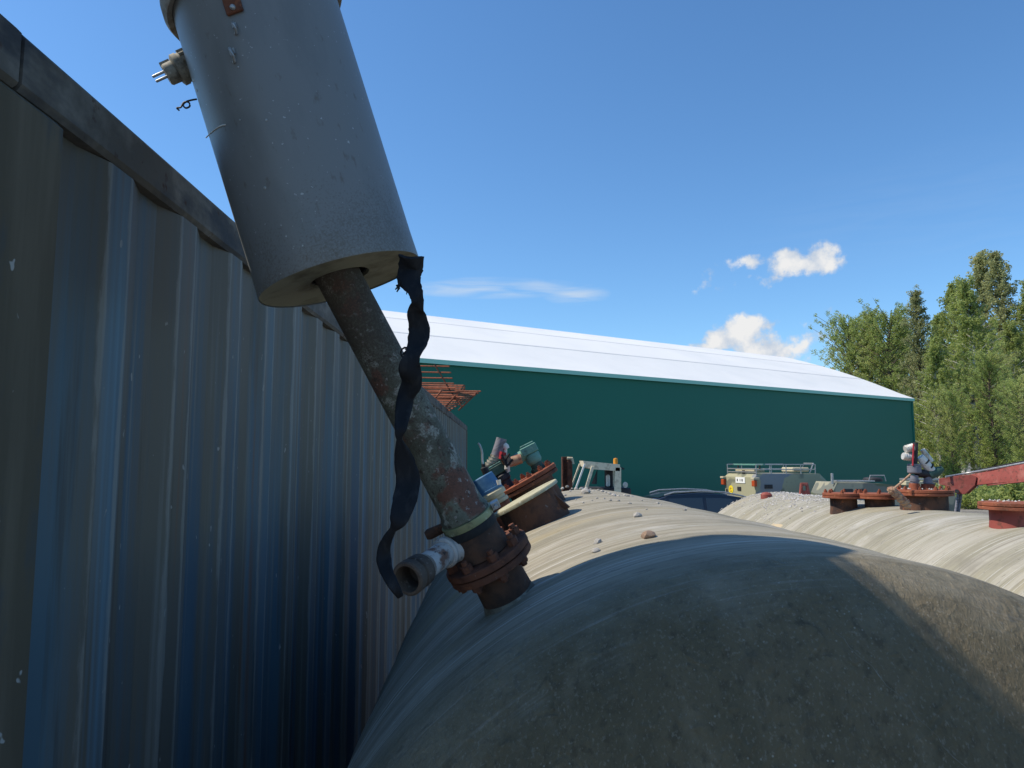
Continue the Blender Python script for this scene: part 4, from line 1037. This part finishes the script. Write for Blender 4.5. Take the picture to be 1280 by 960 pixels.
def car():
    Y = 22.0
    c = at(842, 613, Y); g = gz(c.x, c.y); H = c.z - g
    k = H / 1.52
    t = thing('parked_car', 'dark estate car with roof rails parked before the green hall, half hidden by the tank', 'car', Matrix.Translation((c.x, c.y, g)) @ Matrix.Rotation(rad(4), 4, 'Z') @ Matrix.Scale(k, 4))
    # local x along the car, front at -x ; side view profile (x, z)
    lower = [(-2.35, .35), (-2.38, .60), (-2.2, .78), (-1.2, .96), (1.85, 1.0), (2.2, .95), (2.3, .6), (2.25, .35)]
    bm = new(); sec = []
    for y, s in ((-.88, .96), (-.80, 1.0), (.80, 1.0), (.88, .96)):
        sec.append([Vector((x * (1 if abs(y) < .85 else .985), y, .35 + (z - .35) * s)) for x, z in lower])
    loft(bm, sec); obj('body', bm, 'car_paint', t, bevel=.02)
    green = [(-1.25, .96), (-.60, 1.34), (-.30, 1.43), (.3, 1.475), (1.0, 1.45), (1.6, 1.36), (1.95, 1.20), (2.15, .98)]
    bm = new(); sec = []
    def side(y, f): return [Vector((x * 1.0, y * (1 - f * (z - .96) / .52), z)) for x, z in green]
    loft(bm, [side(-.86, .20), side(.86, .20)]); cab = obj('cabin', bm, 'car_paint', t, bevel=.015)
    bm = new(); pts = green[1:6]
    A = [bm.verts.new((x, -.60, z + .02)) for x, z in pts]; Bq = [bm.verts.new((x, .60, z + .02)) for x, z in pts]
    for i in range(len(pts) - 1): bm.faces.new((A[i], A[i + 1], Bq[i + 1], Bq[i]))
    obj('roof', bm, 'car_paint', t)
    # windows, each its own pane, on both sides
    panes = [[(-.92, 1.0), (-.42, 1.0), (-.42, 1.335), (-.56, 1.30)], [(-.36, 1.0), (.52, 1.0), (.52, 1.37), (-.36, 1.345)], [(.60, 1.0), (1.40, 1.0), (1.28, 1.335), (.60, 1.37)], [(1.48, 1.0), (1.92, 1.02), (1.72, 1.22), (1.36, 1.32)]]
    for sg in (-1, 1):
        for pn in panes:
            bm = new(); vs = [bm.verts.new((x, sg * (.864 * (1 - .2 * (z - .96) / .52) + .004), z)) for x, z in pn]; bm.faces.new(vs); obj('window', bm, 'glass', t)
        bm = new(); add_path(bm, [Vector((x, sg * .70, z)) for x, z in ((-.45, 1.43), (-.2, 1.50), (.5, 1.53), (1.1, 1.50), (1.55, 1.41), (1.7, 1.36))], .022, 8); obj('roof_rail', bm, 'galv', t)
        for x in (-1.45, 1.35): wheel(t, Vector((x, sg * .80, .32)), .32, .2, (0, 1, 0))
    bm = new(); add_box(bm, (-.98, -.95, 1.02), (.12, .18, .13)); obj('mirror', bm, 'car_paint', t, bevel=.02)
car()

def tractor():
    Y = 18.0
    c = at(752, 580, Y); g = gz(c.x, c.y); zt = c.z - g
    t = thing('tractor', 'old tractor with a weathered beige open cab and orange beacon in front of the hall', 'tractor', (c.x, c.y, g))
    q = lambda px, py, dy=0: at(px, py, Y + dy) - Vector((c.x, c.y, g))
    def beam(name, a, b, w, m='cab_beige'):
        bm = new(); d = b - a; f = frame(a, d, (0, 1, .01)); add_box(bm, (0, 0, d.length / 2), (w, w, d.length), f); return obj(name, bm, m, t, bevel=.008)
    # roof slab
    bm = new(); a0, a1 = q(730, 577), q(775, 582)
    sec = [[q(729, 576) + Vector((0, 0, 0)), q(775, 580.5), q(775, 589), q(740, 586.5), q(731, 583.5)], [v + Vector((.03, 1.25, .0)) for v in (q(729, 576), q(775, 580.5), q(775, 589), q(740, 586.5), q(731, 583.5))]]
    loft(bm, sec); obj('cab_roof', bm, 'cab_beige', t)
    beam('cab_post', q(731, 580), q(719, 613), .045, 'white_plastic'); beam('cab_post', q(741, 583), q(732, 613), .075)
    beam('cab_post', q(731, 580) + Vector((0, 1.2, 0)), q(719, 613) + Vector((0, 1.2, 0)), .045)
    bm = new(); s0, s1 = q(769, 584), q(776.5, 584); b0, b1 = q(768, 630), q(776.5, 630)
    loft(bm, [[s0, s1, s1 + Vector((0, .12, 0)), s0 + Vector((0, .12, 0))], [b0, b1, b1 + Vector((0, .12, 0)), b0 + Vector((0, .12, 0))]]); obj('cab_post', bm, 'cab_beige', t, bevel=.01)
    bm = new(); w = Vector((0, 1.2, 0)); loft(bm, [[s0 + w, s1 + w, s1 + w * 1.1, s0 + w * 1.1], [b0 + w, b1 + w, b1 + w * 1.1, b0 + w * 1.1]]); obj('cab_post', bm, 'cab_beige', t, bevel=.01)
    bm = new(); p = q(769.5, 580, .1); add_lathe(bm, [(.055, 0), (.055, .10), (.05, .13), (0, .15)], Matrix.Translation(p), 16, cap=False); obj('beacon', bm, 'orange', t)
    # a pane still in its frame, seat, exhaust, engine
    bm = new(); bm.faces.new([bm.verts.new(v) for v in (q(747, 586, .9), q(739, 605, .9), q(746, 605, .9), q(747, 586, .92))]); obj('pane', bm, 'glass', t)
    bm = new(); add_box(bm, tuple(q(761, 600, .6)), (.20, .14, .75)); sb = obj('seat', bm, 'dark_metal', t, bevel=.03)
    bm = new(); add_box(bm, tuple(q(760, 601, .5)), (.10, .06, .30)); obj('seat_cover', bm, 'white_plastic', sb, bevel=.03)
    bm = new(); add_box(bm, tuple(q(756, 628, .65)), (1.15, 1.1, .75)); obj('cab_floor', bm, 'dark_metal', t, bevel=.03)
    bm = new(); add_box(bm, tuple(q(700, 640, .65)), (1.5, .75, .75)); obj('bonnet', bm, 'dark_metal', t, bevel=.06)
    bm = new(); add_lathe(bm, [(.03, 0), (.07, .01), (.07, .03), (0, .035)], frame(q(781, 606, .1), (.4, -1, 0), (0, 0, 1)), 16, cap=False); obj('mirror', bm, 'galv', t)
    bm = new(); add_cyl(bm, q(776, 584, .1), q(779, 585.5, .1), .012, n=8); add_box(bm, tuple(q(779, 586, .1)), (.05, .05, .04)); obj('lamp', bm, 'dark_metal', t)
    for dy in (0, 1.3):
        pr = q(765, 640, dy); wheel(t, Vector((pr.x, pr.y, .75)), .75, .4, (0, 1, 0)); pf = q(690, 640, dy); wheel(t, Vector((pf.x, pf.y, .5)), .5, .3, (0, 1, 0))
tractor()

def camo_truck():
    Y = 30.0
    c = at(944, 600, Y); g = gz(c.x, c.y)
    # local: x to the right along the rear face, y forward (away, heading right)
    ang = rad(-75)
    t = thing('military_vehicle', 'camouflage painted armoured vehicle with roof rails and a yellow disc on its back', 'military vehicle', Matrix.Translation((c.x, c.y, g)) @ Matrix.Rotation(ang, 4, 'Z'))
    inv = t.matrix_basis.inverted()
    H = at(944, 592, Y).z - g; zm = at(944, 597.5, Y).z - g; Wd = 2.25; Ln = 3.6
    # body: back face leans forward above the mid line; origin = right rear corner
    sec = []
    def s(y, x0, x1, z0, zmid, z1, inset): return [Vector((x0, y, z0)), Vector((x1, y, z0)), Vector((x1, y, zmid)), Vector((x1 - inset, y + (0), z1)), Vector((x0 + inset, y, z1)), Vector((x0, y, zmid))]
    bm = new()
    loft(bm, [s(0, -Wd, 0, .5, zm, zm + .02, .02), s(.16, -Wd, 0, .5, zm, H, .05), s(Ln * .86, -Wd, 0, .5, zm - .02, H - .02, .05), s(Ln, -Wd + .1, -.1, .6, zm - .3, zm - .2, .1)])
    obj('body', bm, 'camo', t, angle=20)
    for x in (-Wd - .02, .02):
        bm = new(); add_box(bm, (x, -.06, zm - .22), (.20, .14, .24)); lb = obj('tail_light', bm, 'lamp_red', t, bevel=.02)
        bm = new(); add_box(bm, (x, -.02, zm - .02), (.24, .26, .08)); obj('light_guard', bm, 'cream', lb, bevel=.01)
    bm = new(); add_lathe(bm, [(.17, 0), (.17, .012)], frame((-Wd + .47, -.004, zm - .52), (0, -1, 0), (0, 0, 1)), 24); ds = obj('class_disc', bm, 'yellow', t)
    bm = new(); R = .12; f = frame((-Wd + .47, -.024, zm - .52), (0, -1, 0), (0, 0, 1))
    add_path(bm, [f @ Vector((.06 * math.cos(a), .08 * math.sin(a), 0)) for a in [.7 + i * .4 for i in range(13)]], .016, 6); obj('disc_mark', bm, 'orange', ds)
    bm = new(); add_box(bm, (-1.05, -.012, zm - .11), (.68, .02, .24)); lp = obj('number_plate', bm, 'white', t)
    bm = new()
    for x, w in ((-1.25, .06), (-1.05, .03), (-.9, .07)): add_box(bm, (x, -.025, zm - .11), (w, .01, .10))
    obj('plate_character', bm, 'dark_metal', lp)
    for x, z, w in ((-1.15, zm - .47, .26), (-Wd + .14, zm - .60, .10), (-1.0, zm + .22, .16)):
        bm = new(); add_box(bm, (x, -.01 if z < zm else .12, z), (w, .03, .16)); obj('handle', bm, 'dark_metal', t)
    for y, z, w in ((.6, zm - .35, .36), (1.6, zm - .75, .4), (2.9, zm - .7, .36)):
        bm = new(); add_box(bm, (.012, y, z), (.03, w, .16)); obj('side_vent', bm, 'dark_metal', t)
    # roof: light bar, hatch, rails
    bm = new(); add_box(bm, (-Wd / 2, .5, H + .13), (Wd * .62, .5, .13)); obj('roof_hatch', bm, 'cream', t, bevel=.02)
    bm = new(); add_box(bm, (-Wd / 2, .45, H + .36), (Wd * .98, .10, .06)); obj('light_bar', bm, 'teal_paint', t)
    for x in (-Wd * .85, -Wd * .15):
        bm = new(); add_box(bm, (x, .45, H + .24), (.05, .05, .22)); obj('light_bar_post', bm, 'dark_metal', t)
    for x in (-.06, -Wd + .06):
        for z in (.16, .36):
            bm = new(); add_cyl(bm, (x, .1, H + z), (x, Ln * .8, H + z), .020, n=6); obj('roof_rail', bm, 'galv', t)
        for i in range(5):
            bm = new(); add_cyl(bm, (x, .1 + i * .7, H - .05), (x, .1 + i * .7, H + .37), .020, n=6); obj('rail_post', bm, 'galv', t)
    for z in (.05, .18):
        bm = new(); add_cyl(bm, (-Wd + .06, .1, H + z), (-.06, .1, H + z), .022, n=6); obj('roof_rail', bm, 'galv', t)
    bm = new(); add_box(bm, (-.7, 2.4, H + .14), (.8, .8, .2)); obj('cupola', bm, 'cream', t, bevel=.04)
    bm = new(); add_path(bm, [Vector((-.3, 2.8, H)), Vector((-.3, 3.0, H + .4)), Vector((-.9, 3.0, H + .4)), Vector((-.9, 2.8, H))], .03, 6); obj('cupola_guard', bm, 'galv', t)
    for y in (.8, 2.7):
        for x in (-.2, -Wd + .2): wheel(t, Vector((x, y, .6)), .6, .4, (1, 0, 0))
camo_truck()

def camo_vehicle_low():
    Y = 27.0
    c = at(1043, 606, Y); g = gz(c.x, c.y)
    t = thing('military_vehicle', 'low camouflage vehicle behind the rusty flanges, only its cluttered roof showing', 'military vehicle', Matrix.Translation((c.x, c.y, g)) @ Matrix.Rotation(rad(-4), 4, 'Z'))
    H = at(1043, 603.5, Y).z - g
    bm = new()
    loft(bm, [[Vector((-.05, y, .5)), Vector((-.12, y, H * .75)), Vector((.10, y, H)), Vector((1.75, y, H - .03)), Vector((4.2, y, H - .32)), Vector((4.4, y, .5))] for y in (0, 2.2)])
    obj('body', bm, 'camo_pale', t, angle=20)
    bm = new(); add_box(bm, (.85, .5, H + .055), (1.35, .6, .05)); obj('roof_plate', bm, 'galv', t, bevel=.01)
    bm = new(); add_cyl(bm, (.0, .2, H - .05), (.0, .2, H + .34), .05, n=10); obj('antenna_base', bm, 'galv', t)
    bm = new(); add_lathe(bm, [(.34, -.03), (.34, .06), (.28, .12), (0, .15)], Matrix.Translation((1.65, .7, H + .06)), 20, cap=False); hb = obj('hatch', bm, 'dark_metal', t)
    bm = new(); add_path(bm, [Vector((1.35, .3, H + .05)), Vector((1.4, .3, H + .26)), Vector((1.9, .3, H + .26)), Vector((1.95, .3, H + .05))], .025, 6); obj('hatch_rail', bm, 'galv', hb)
    bm = new(); add_box(bm, (3.1, .6, H - .02), (.85, .5, .16)); obj('stowage_box', bm, 'cream', t, bevel=.02)
    bm = new(); add_box(bm, (3.5, .8, H + .12), (1.5, .4, .06)); obj('roof_plate', bm, 'galv', t)
    for x in (.35, .75):
        bm = new(); add_box(bm, (x + .15, -.01, H - .30), (.28, .03, .16)); obj('vision_slit', bm, 'dark_metal', t)
    for x in (.8, 3.5):
        for y in (.1, 2.1): wheel(t, Vector((x, y, .55)), .55, .35, (0, 1, 0))
camo_vehicle_low()

# ------------------------------------------------------------------ red crane boom at the right edge
def crane():
    Y = 9.2; DY = -1.9                  # the boom comes nearer towards the right
    foot = at(1400, 600, Y + DY); g = gz(foot.x, foot.y)
    root = Vector((foot.x, foot.y, g))
    t = thing('loader_crane', 'red folded loader crane boom reaching in from the right edge above the far tank', 'crane', root)
    q = lambda px, py, dy=0: at(px, py, Y + dy) - root
    def beam(name, a0, a1, b0, b1, w, m='red_paint'):
        bm = new(); o = Vector((w * .6, w, 0)); loft(bm, [[a0, a1, a1 + o, a0 + o], [b0, b1, b1 + o, b0 + o]]); return obj(name, bm, m, t, bevel=.006)
    beam('inner_boom', q(1206, 594.5), q(1206, 608), q(1400, 560, DY), q(1400, 590, DY), .16)
    beam('boom_sleeve', q(1234, 588.5, -.32), q(1234, 607.5, -.32), q(1400, 559, DY - .03), q(1400, 591, DY - .03), .22)
    bm = new(); f = Matrix.Translation(q(1194, 605, -.03)) @ Matrix.Rotation(rad(-42), 4, 'Z') @ Matrix.Rotation(math.pi / 2, 4, 'X') @ Matrix.Diagonal((1.25, 1, 1, 1)); k = Y / F
    o = [(-14, 6.5), (4, 10.5), (14, 12), (19, 9), (17, -1), (8, -12.5), (2, -12), (-6, -8), (-9, -2), (-14, -1)]
    for dz in (0, -.24): add_poly(bm, [(x * k, y * k) for x, y in o], .03, f @ Matrix.Translation((0, 0, dz)))
    add_poly(bm, [(x * k * .9, y * k * .9) for x, y in o], .20, f @ Matrix.Translation((0, 0, -.12)))
    kn = obj('knuckle_plate', bm, 'red_paint', t, bevel=.003)
    bm = new(); add_cyl(bm, q(1196, 614, -.09), q(1196, 614, .26), .024, n=14); obj('pivot_pin', bm, 'dark_metal', kn)
    for dx in (0, 3.5):
        bm = new(); add_cyl(bm, q(1198 + dx, 616, .1), q(1194.5 + dx, 640, .1), .017, n=10); obj('hydraulic_ram', bm, 'hose_grey', t)
    bm = new(); add_path(bm, catmull([q(1182, 596, -.02), q(1200, 593, -.02), q(1215, 590.5, -.1), q(1240, 586, -.4), q(1300, 575, -1), q(1380, 562, -1.75)], 5), .012, 8); obj('hose', bm, 'galv', t)
    bm = new(); add_path(bm, catmull([q(1205, 592.5, .04), q(1222, 588, -.1), q(1242, 584, -.3), q(1300, 573, -.9), q(1380, 560, -1.65)], 5), .011, 8); obj('hose', bm, 'black_rubber', t)
    # column that carries the boom, out of the picture
    top = q(1400, 579, DY)
    bm = new(); add_box(bm, (top.x, top.y + .1, top.z / 2), (.32, .32, top.z)); obj('column', bm, 'red_paint', t, bevel=.02)
    bm = new(); add_box(bm, (top.x, top.y + .1, .06), (1.8, 1.2, .12)); obj('base_frame', bm, 'dark_metal', t, bevel=.02)
crane()

# ------------------------------------------------------------------ trees
def tree_mesh(seed, kindn, dens=1.05):
    """unit tree, height 1: returns (trunk mesh, crown mesh)."""
    rng = random.Random(seed); nr = np.random.default_rng(seed)
    bm = new()
    tp = [Vector((.012 * math.sin(i * 1.1 + seed) * (i / 9), .012 * math.cos(i * .9 + seed) * (i / 9), i / 9 * .97)) for i in range(10)]
    add_path(bm, tp, [.0125 * (1 - .93 * i / 9) for i in range(10)], 8)
    cl = []
    nl = 120 if kindn != 'broad' else 150
    for i in range(nl):
        h = (.10 + .88 * (i / nl) ** .92) if kindn != 'broad' else (.12 + .82 * (i / nl))
        if kindn == 'spire': rad_ = .150 * (1 - ((h - .10) / .92)) ** .8 + .008
        elif kindn == 'broad': rad_ = .23 * math.sqrt(max(0.04, 1 - ((h - .55) / .47) ** 2))
        else: rad_ = .205 * max(.07, 1 - ((h - .10) / .93) ** 1.7) * (.75 + .25 * min(1, (h - .05) / .25))
        rad_ *= rng.uniform(.45, 1.2)
        a = i * 2.4 + rng.uniform(-.5, .5)
        k = min(int(h / .97 * 9), 8); p0 = tp[k].lerp(tp[k + 1], min(1, h / .97 * 9 - k))
        up = {'birch': .55, 'spire': .9, 'broad': .8}[kindn] * rad_
        p1 = p0 + Vector((math.cos(a) * rad_, math.sin(a) * rad_, up))
        pm = p0.lerp(p1, .5) + Vector((0, 0, .01))
        add_path(bm, [p0, pm, p1], [.0026, .0015, .0005], 4)
        for j in range(5):
            s = .25 + .8 * j / 5
            c = p0.lerp(p1, s) + Vector((rng.gauss(0, .008), rng.gauss(0, .008), rng.gauss(0, .008)))
            cl.append((c, rng.uniform(.009, .018) if kindn != 'broad' else rng.uniform(.012, .022)))
            if kindn == 'birch' and rng.random() < .6:              # hanging twigs
                for q in range(3): cl.append((c + Vector((rng.gauss(0, .004), rng.gauss(0, .004), -.013 * (q + 1))), .006))
    for j in range(12): cl.append((tp[-1] + Vector((rng.gauss(0, .003), rng.gauss(0, .003), -.06 + .085 * j / 12)), .0075 - .0004 * j))
    trunk = obj('trunk', bm, 'bark_birch' if kindn == 'birch' else 'bark_brown'); tm = trunk.data; bpy.data.objects.remove(trunk)
    cs = []; n_each = int(46 * dens)
    for c, r in cl:
        n = int(n_each * (r / .02) ** 1.6) + 5
        p = nr.normal(0, 1, (n, 3)); p /= np.linalg.norm(p, axis=1)[:, None]; p *= (nr.random(n) ** .45)[:, None] * r; p[:, 2] *= 1.15
        cs.append(p + np.array(c))
    P = np.concatenate(cs); n = len(P)
    s = nr.uniform(.0034, .0062, n)
    nrm = nr.normal(0, 1, (n, 3)); nrm[:, 2] += .5; nrm /= np.linalg.norm(nrm, axis=1)[:, None]
    t1 = np.cross(nrm, nr.normal(0, 1, (n, 3))); t1 /= np.linalg.norm(t1, axis=1)[:, None]; t2 = np.cross(nrm, t1)
    V = np.stack([P - t1 * s[:, None] * .9, P + t2 * s[:, None] * .55, P + t1 * s[:, None] * .9, P - t2 * s[:, None] * .55], 1).reshape(-1, 3)
    me = bpy.data.meshes.new('crown'); me.vertices.add(4 * n); me.vertices.foreach_set('co', V.ravel())
    me.loops.add(4 * n); me.loops.foreach_set('vertex_index', np.arange(4 * n, dtype=np.int32))
    me.polygons.add(n); me.polygons.foreach_set('loop_start', np.arange(0, 4 * n, 4, dtype=np.int32)); me.update()
    return tm, me
TREES = {'birch': [tree_mesh(1, 'birch'), tree_mesh(2, 'birch'), tree_mesh(3, 'birch')], 'spire': [tree_mesh(4, 'spire'), tree_mesh(5, 'spire')], 'broad': [tree_mesh(6, 'broad'), tree_mesh(7, 'broad')]}
LEAF = {'birch': 'leaf_birch', 'spire': 'leaf_grey', 'broad': 'leaf_bright'}
for kd, L_ in TREES.items():
    for tm, cm in L_: cm.materials.append(M[LEAF[kd]])
NAMES = {'birch': 'birch_tree', 'spire': 'conical_tree', 'broad': 'broadleaf_tree'}
def tree(px, top, Y, kd, v, wide, label):
    p = at(px, top, Y); g = G1; h = p.z - g
    mtx = Matrix.Translation((p.x, p.y, g)) @ Matrix.Rotation(px * 1.7, 4, 'Z') @ Matrix.Diagonal((h * wide, h * wide, h, 1))
    t = thing(NAMES[kd], label, 'tree', mtx, 'trees beyond the hall')
    tm, cm = TREES[kd][v]
    link('trunk', tm, t); link('crown', cm, t)
for a in [
    (1062, 394, 82, 'broad', 0, .95, 'bright green rounded tree, leftmost behind the hall roof end'),
    (1084, 388, 80, 'birch', 0, 1.15, 'grey-green birch just right of the leftmost rounded tree'),
    (1110, 386, 76, 'broad', 1, 1.1, 'light green bushy tree above the right corner of the hall'),
    (1144, 362, 70, 'spire', 0, 1.0, 'slim pointed tree with a narrow tip right of the hall corner'),
    (1165, 420, 56, 'birch', 1, 1.05, 'shorter birch close to the hall corner, pale trunk showing'),
    (1190, 352, 68, 'birch', 2, .95, 'loose grey birch left of the tallest treetops'),
    (1222, 314, 66, 'spire', 1, 1.05, 'left of the two tallest pointed treetops'),
    (1246, 312, 64, 'spire', 0, 1.1, 'right of the two tallest pointed treetops'),
    (1208, 345, 56, 'birch', 0, 1.05, 'broad drooping yellow-green birch in front of the tallest trees'),
    (1284, 345, 62, 'birch', 1, 1.1, 'dark birch cut off by the right edge of the picture'),
    (1262, 400, 58, 'birch', 2, 1.1, 'shaded birch between the tallest trees and the right edge'),
    (1235, 440, 52, 'broad', 1, 1.1, 'low leafy tree at the foot of the tall birches on the right'),
    (1150, 500, 60, 'broad', 0, 1.1, 'low bushy tree right beside the hall corner'),
    (1185, 485, 50, 'broad', 1, .9, 'low bushy tree behind the foil-wrapped valve'),
    (1330, 330, 70, 'birch', 0, 1.1, 'tall birch beyond the right edge of the picture'),
    (1275, 470, 47, 'broad', 0, 1.0, 'low bright tree at the far right above the red boom'),
    (1076, 408, 95, 'broad', 1, .9, 'shaded rounded tree in the gap between the two leftmost trees'),
    (1125, 400, 88, 'birch', 1, 1.2, 'birch filling the gap left of the slim pointed tree'),
    (1172, 392, 84, 'birch', 0, 1.2, 'birch filling the gap right of the slim pointed tree'),
    (1112, 420, 90, 'birch', 2, .9, 'distant birch behind the bushy tree at the hall corner'),
    (1300, 420, 85, 'broad', 0, 1.3, 'rounded tree in the back row at the right edge'),
    (1215, 410, 90, 'broad', 1, 1.5, 'rounded tree in the back row behind the tallest tops'),
    (1165, 440, 95, 'broad', 0, 1.5, 'rounded tree in the back row behind the slim pointed tree'),
    (1160, 545, 88, 'broad', 1, 1.9, 'low wide tree in deep shade just right of the hall corner'),
    (1195, 540, 92, 'broad', 0, 1.9, 'low wide tree in deep shade behind the birch trunks'),
    (1235, 545, 86, 'broad', 1, 2.0, 'low wide tree in deep shade under the tallest treetops'),
    (1275, 540, 90, 'broad', 0, 2.0, 'low wide tree in deep shade at the far right edge'),
    (1175, 520, 62, 'broad', 0, 1.3, 'leafy young tree under the birches right of the hall'),
    (1225, 505, 60, 'broad', 1, 1.3, 'leafy young tree in the middle under the tall birches'),
    (1262, 500, 58, 'birch', 0, 1.3, 'leafy young birch near the right edge under the tall birches'),
]: tree(*a)

def shrub(px, top, Y, w, seed, label):
    rng = np.random.default_rng(seed); p = at(px, top, Y); h = p.z - G1; n = 2600
    q = rng.normal(0, 1, (n, 3)); q /= np.linalg.norm(q, axis=1)[:, None]; q *= (rng.random(n) ** .4)[:, None]
    k = 1 + .35 * np.sin(q[:, 0] * 7 + seed) * np.sin(q[:, 1] * 6 + q[:, 2] * 5); q *= k[:, None]
    P = q * np.array([w, w, h * .5]) + np.array([0, 0, h * .5]); s = rng.uniform(.05, .10, n)
    nrm = rng.normal(0, 1, (n, 3)); nrm /= np.linalg.norm(nrm, axis=1)[:, None]; t1 = np.cross(nrm, rng.normal(0, 1, (n, 3))); t1 /= np.linalg.norm(t1, axis=1)[:, None]; t2 = np.cross(nrm, t1)
    V = np.stack([P - t1 * s[:, None], P + t2 * s[:, None] * .6, P + t1 * s[:, None], P - t2 * s[:, None] * .6], 1).reshape(-1, 3)
    t = thing('shrub', label, 'shrub', (p.x, p.y, G1), 'shrubs below the trees')
    me = bpy.data.meshes.new('foliage'); me.from_pydata(V.tolist(), [], [tuple(range(4 * i, 4 * i + 4)) for i in range(n)]); me.materials.append(M['leaf_bright']); link('foliage', me, t)
    bm = new()
    for i in range(5): add_path(bm, [Vector((0, 0, 0)), Vector((math.cos(i * 1.3) * w * .4, math.sin(i * 1.3) * w * .4, h * .6))], [.03, .01], 5)
    obj('stem', bm, 'bark_brown', t)
shrub(1266, 592, 26, .55, 3, 'bright green shrub under the red boom at the right edge')
shrub(1215, 612, 40, 1.2, 4, 'low shrub below the birches behind the far tank')
shrub(1240, 606, 42, 1.4, 5, 'wide shrub below the birches between boom and right edge')
shrub(1180, 606, 42, 1.2, 6, 'low shrub behind the wide rusty flange')
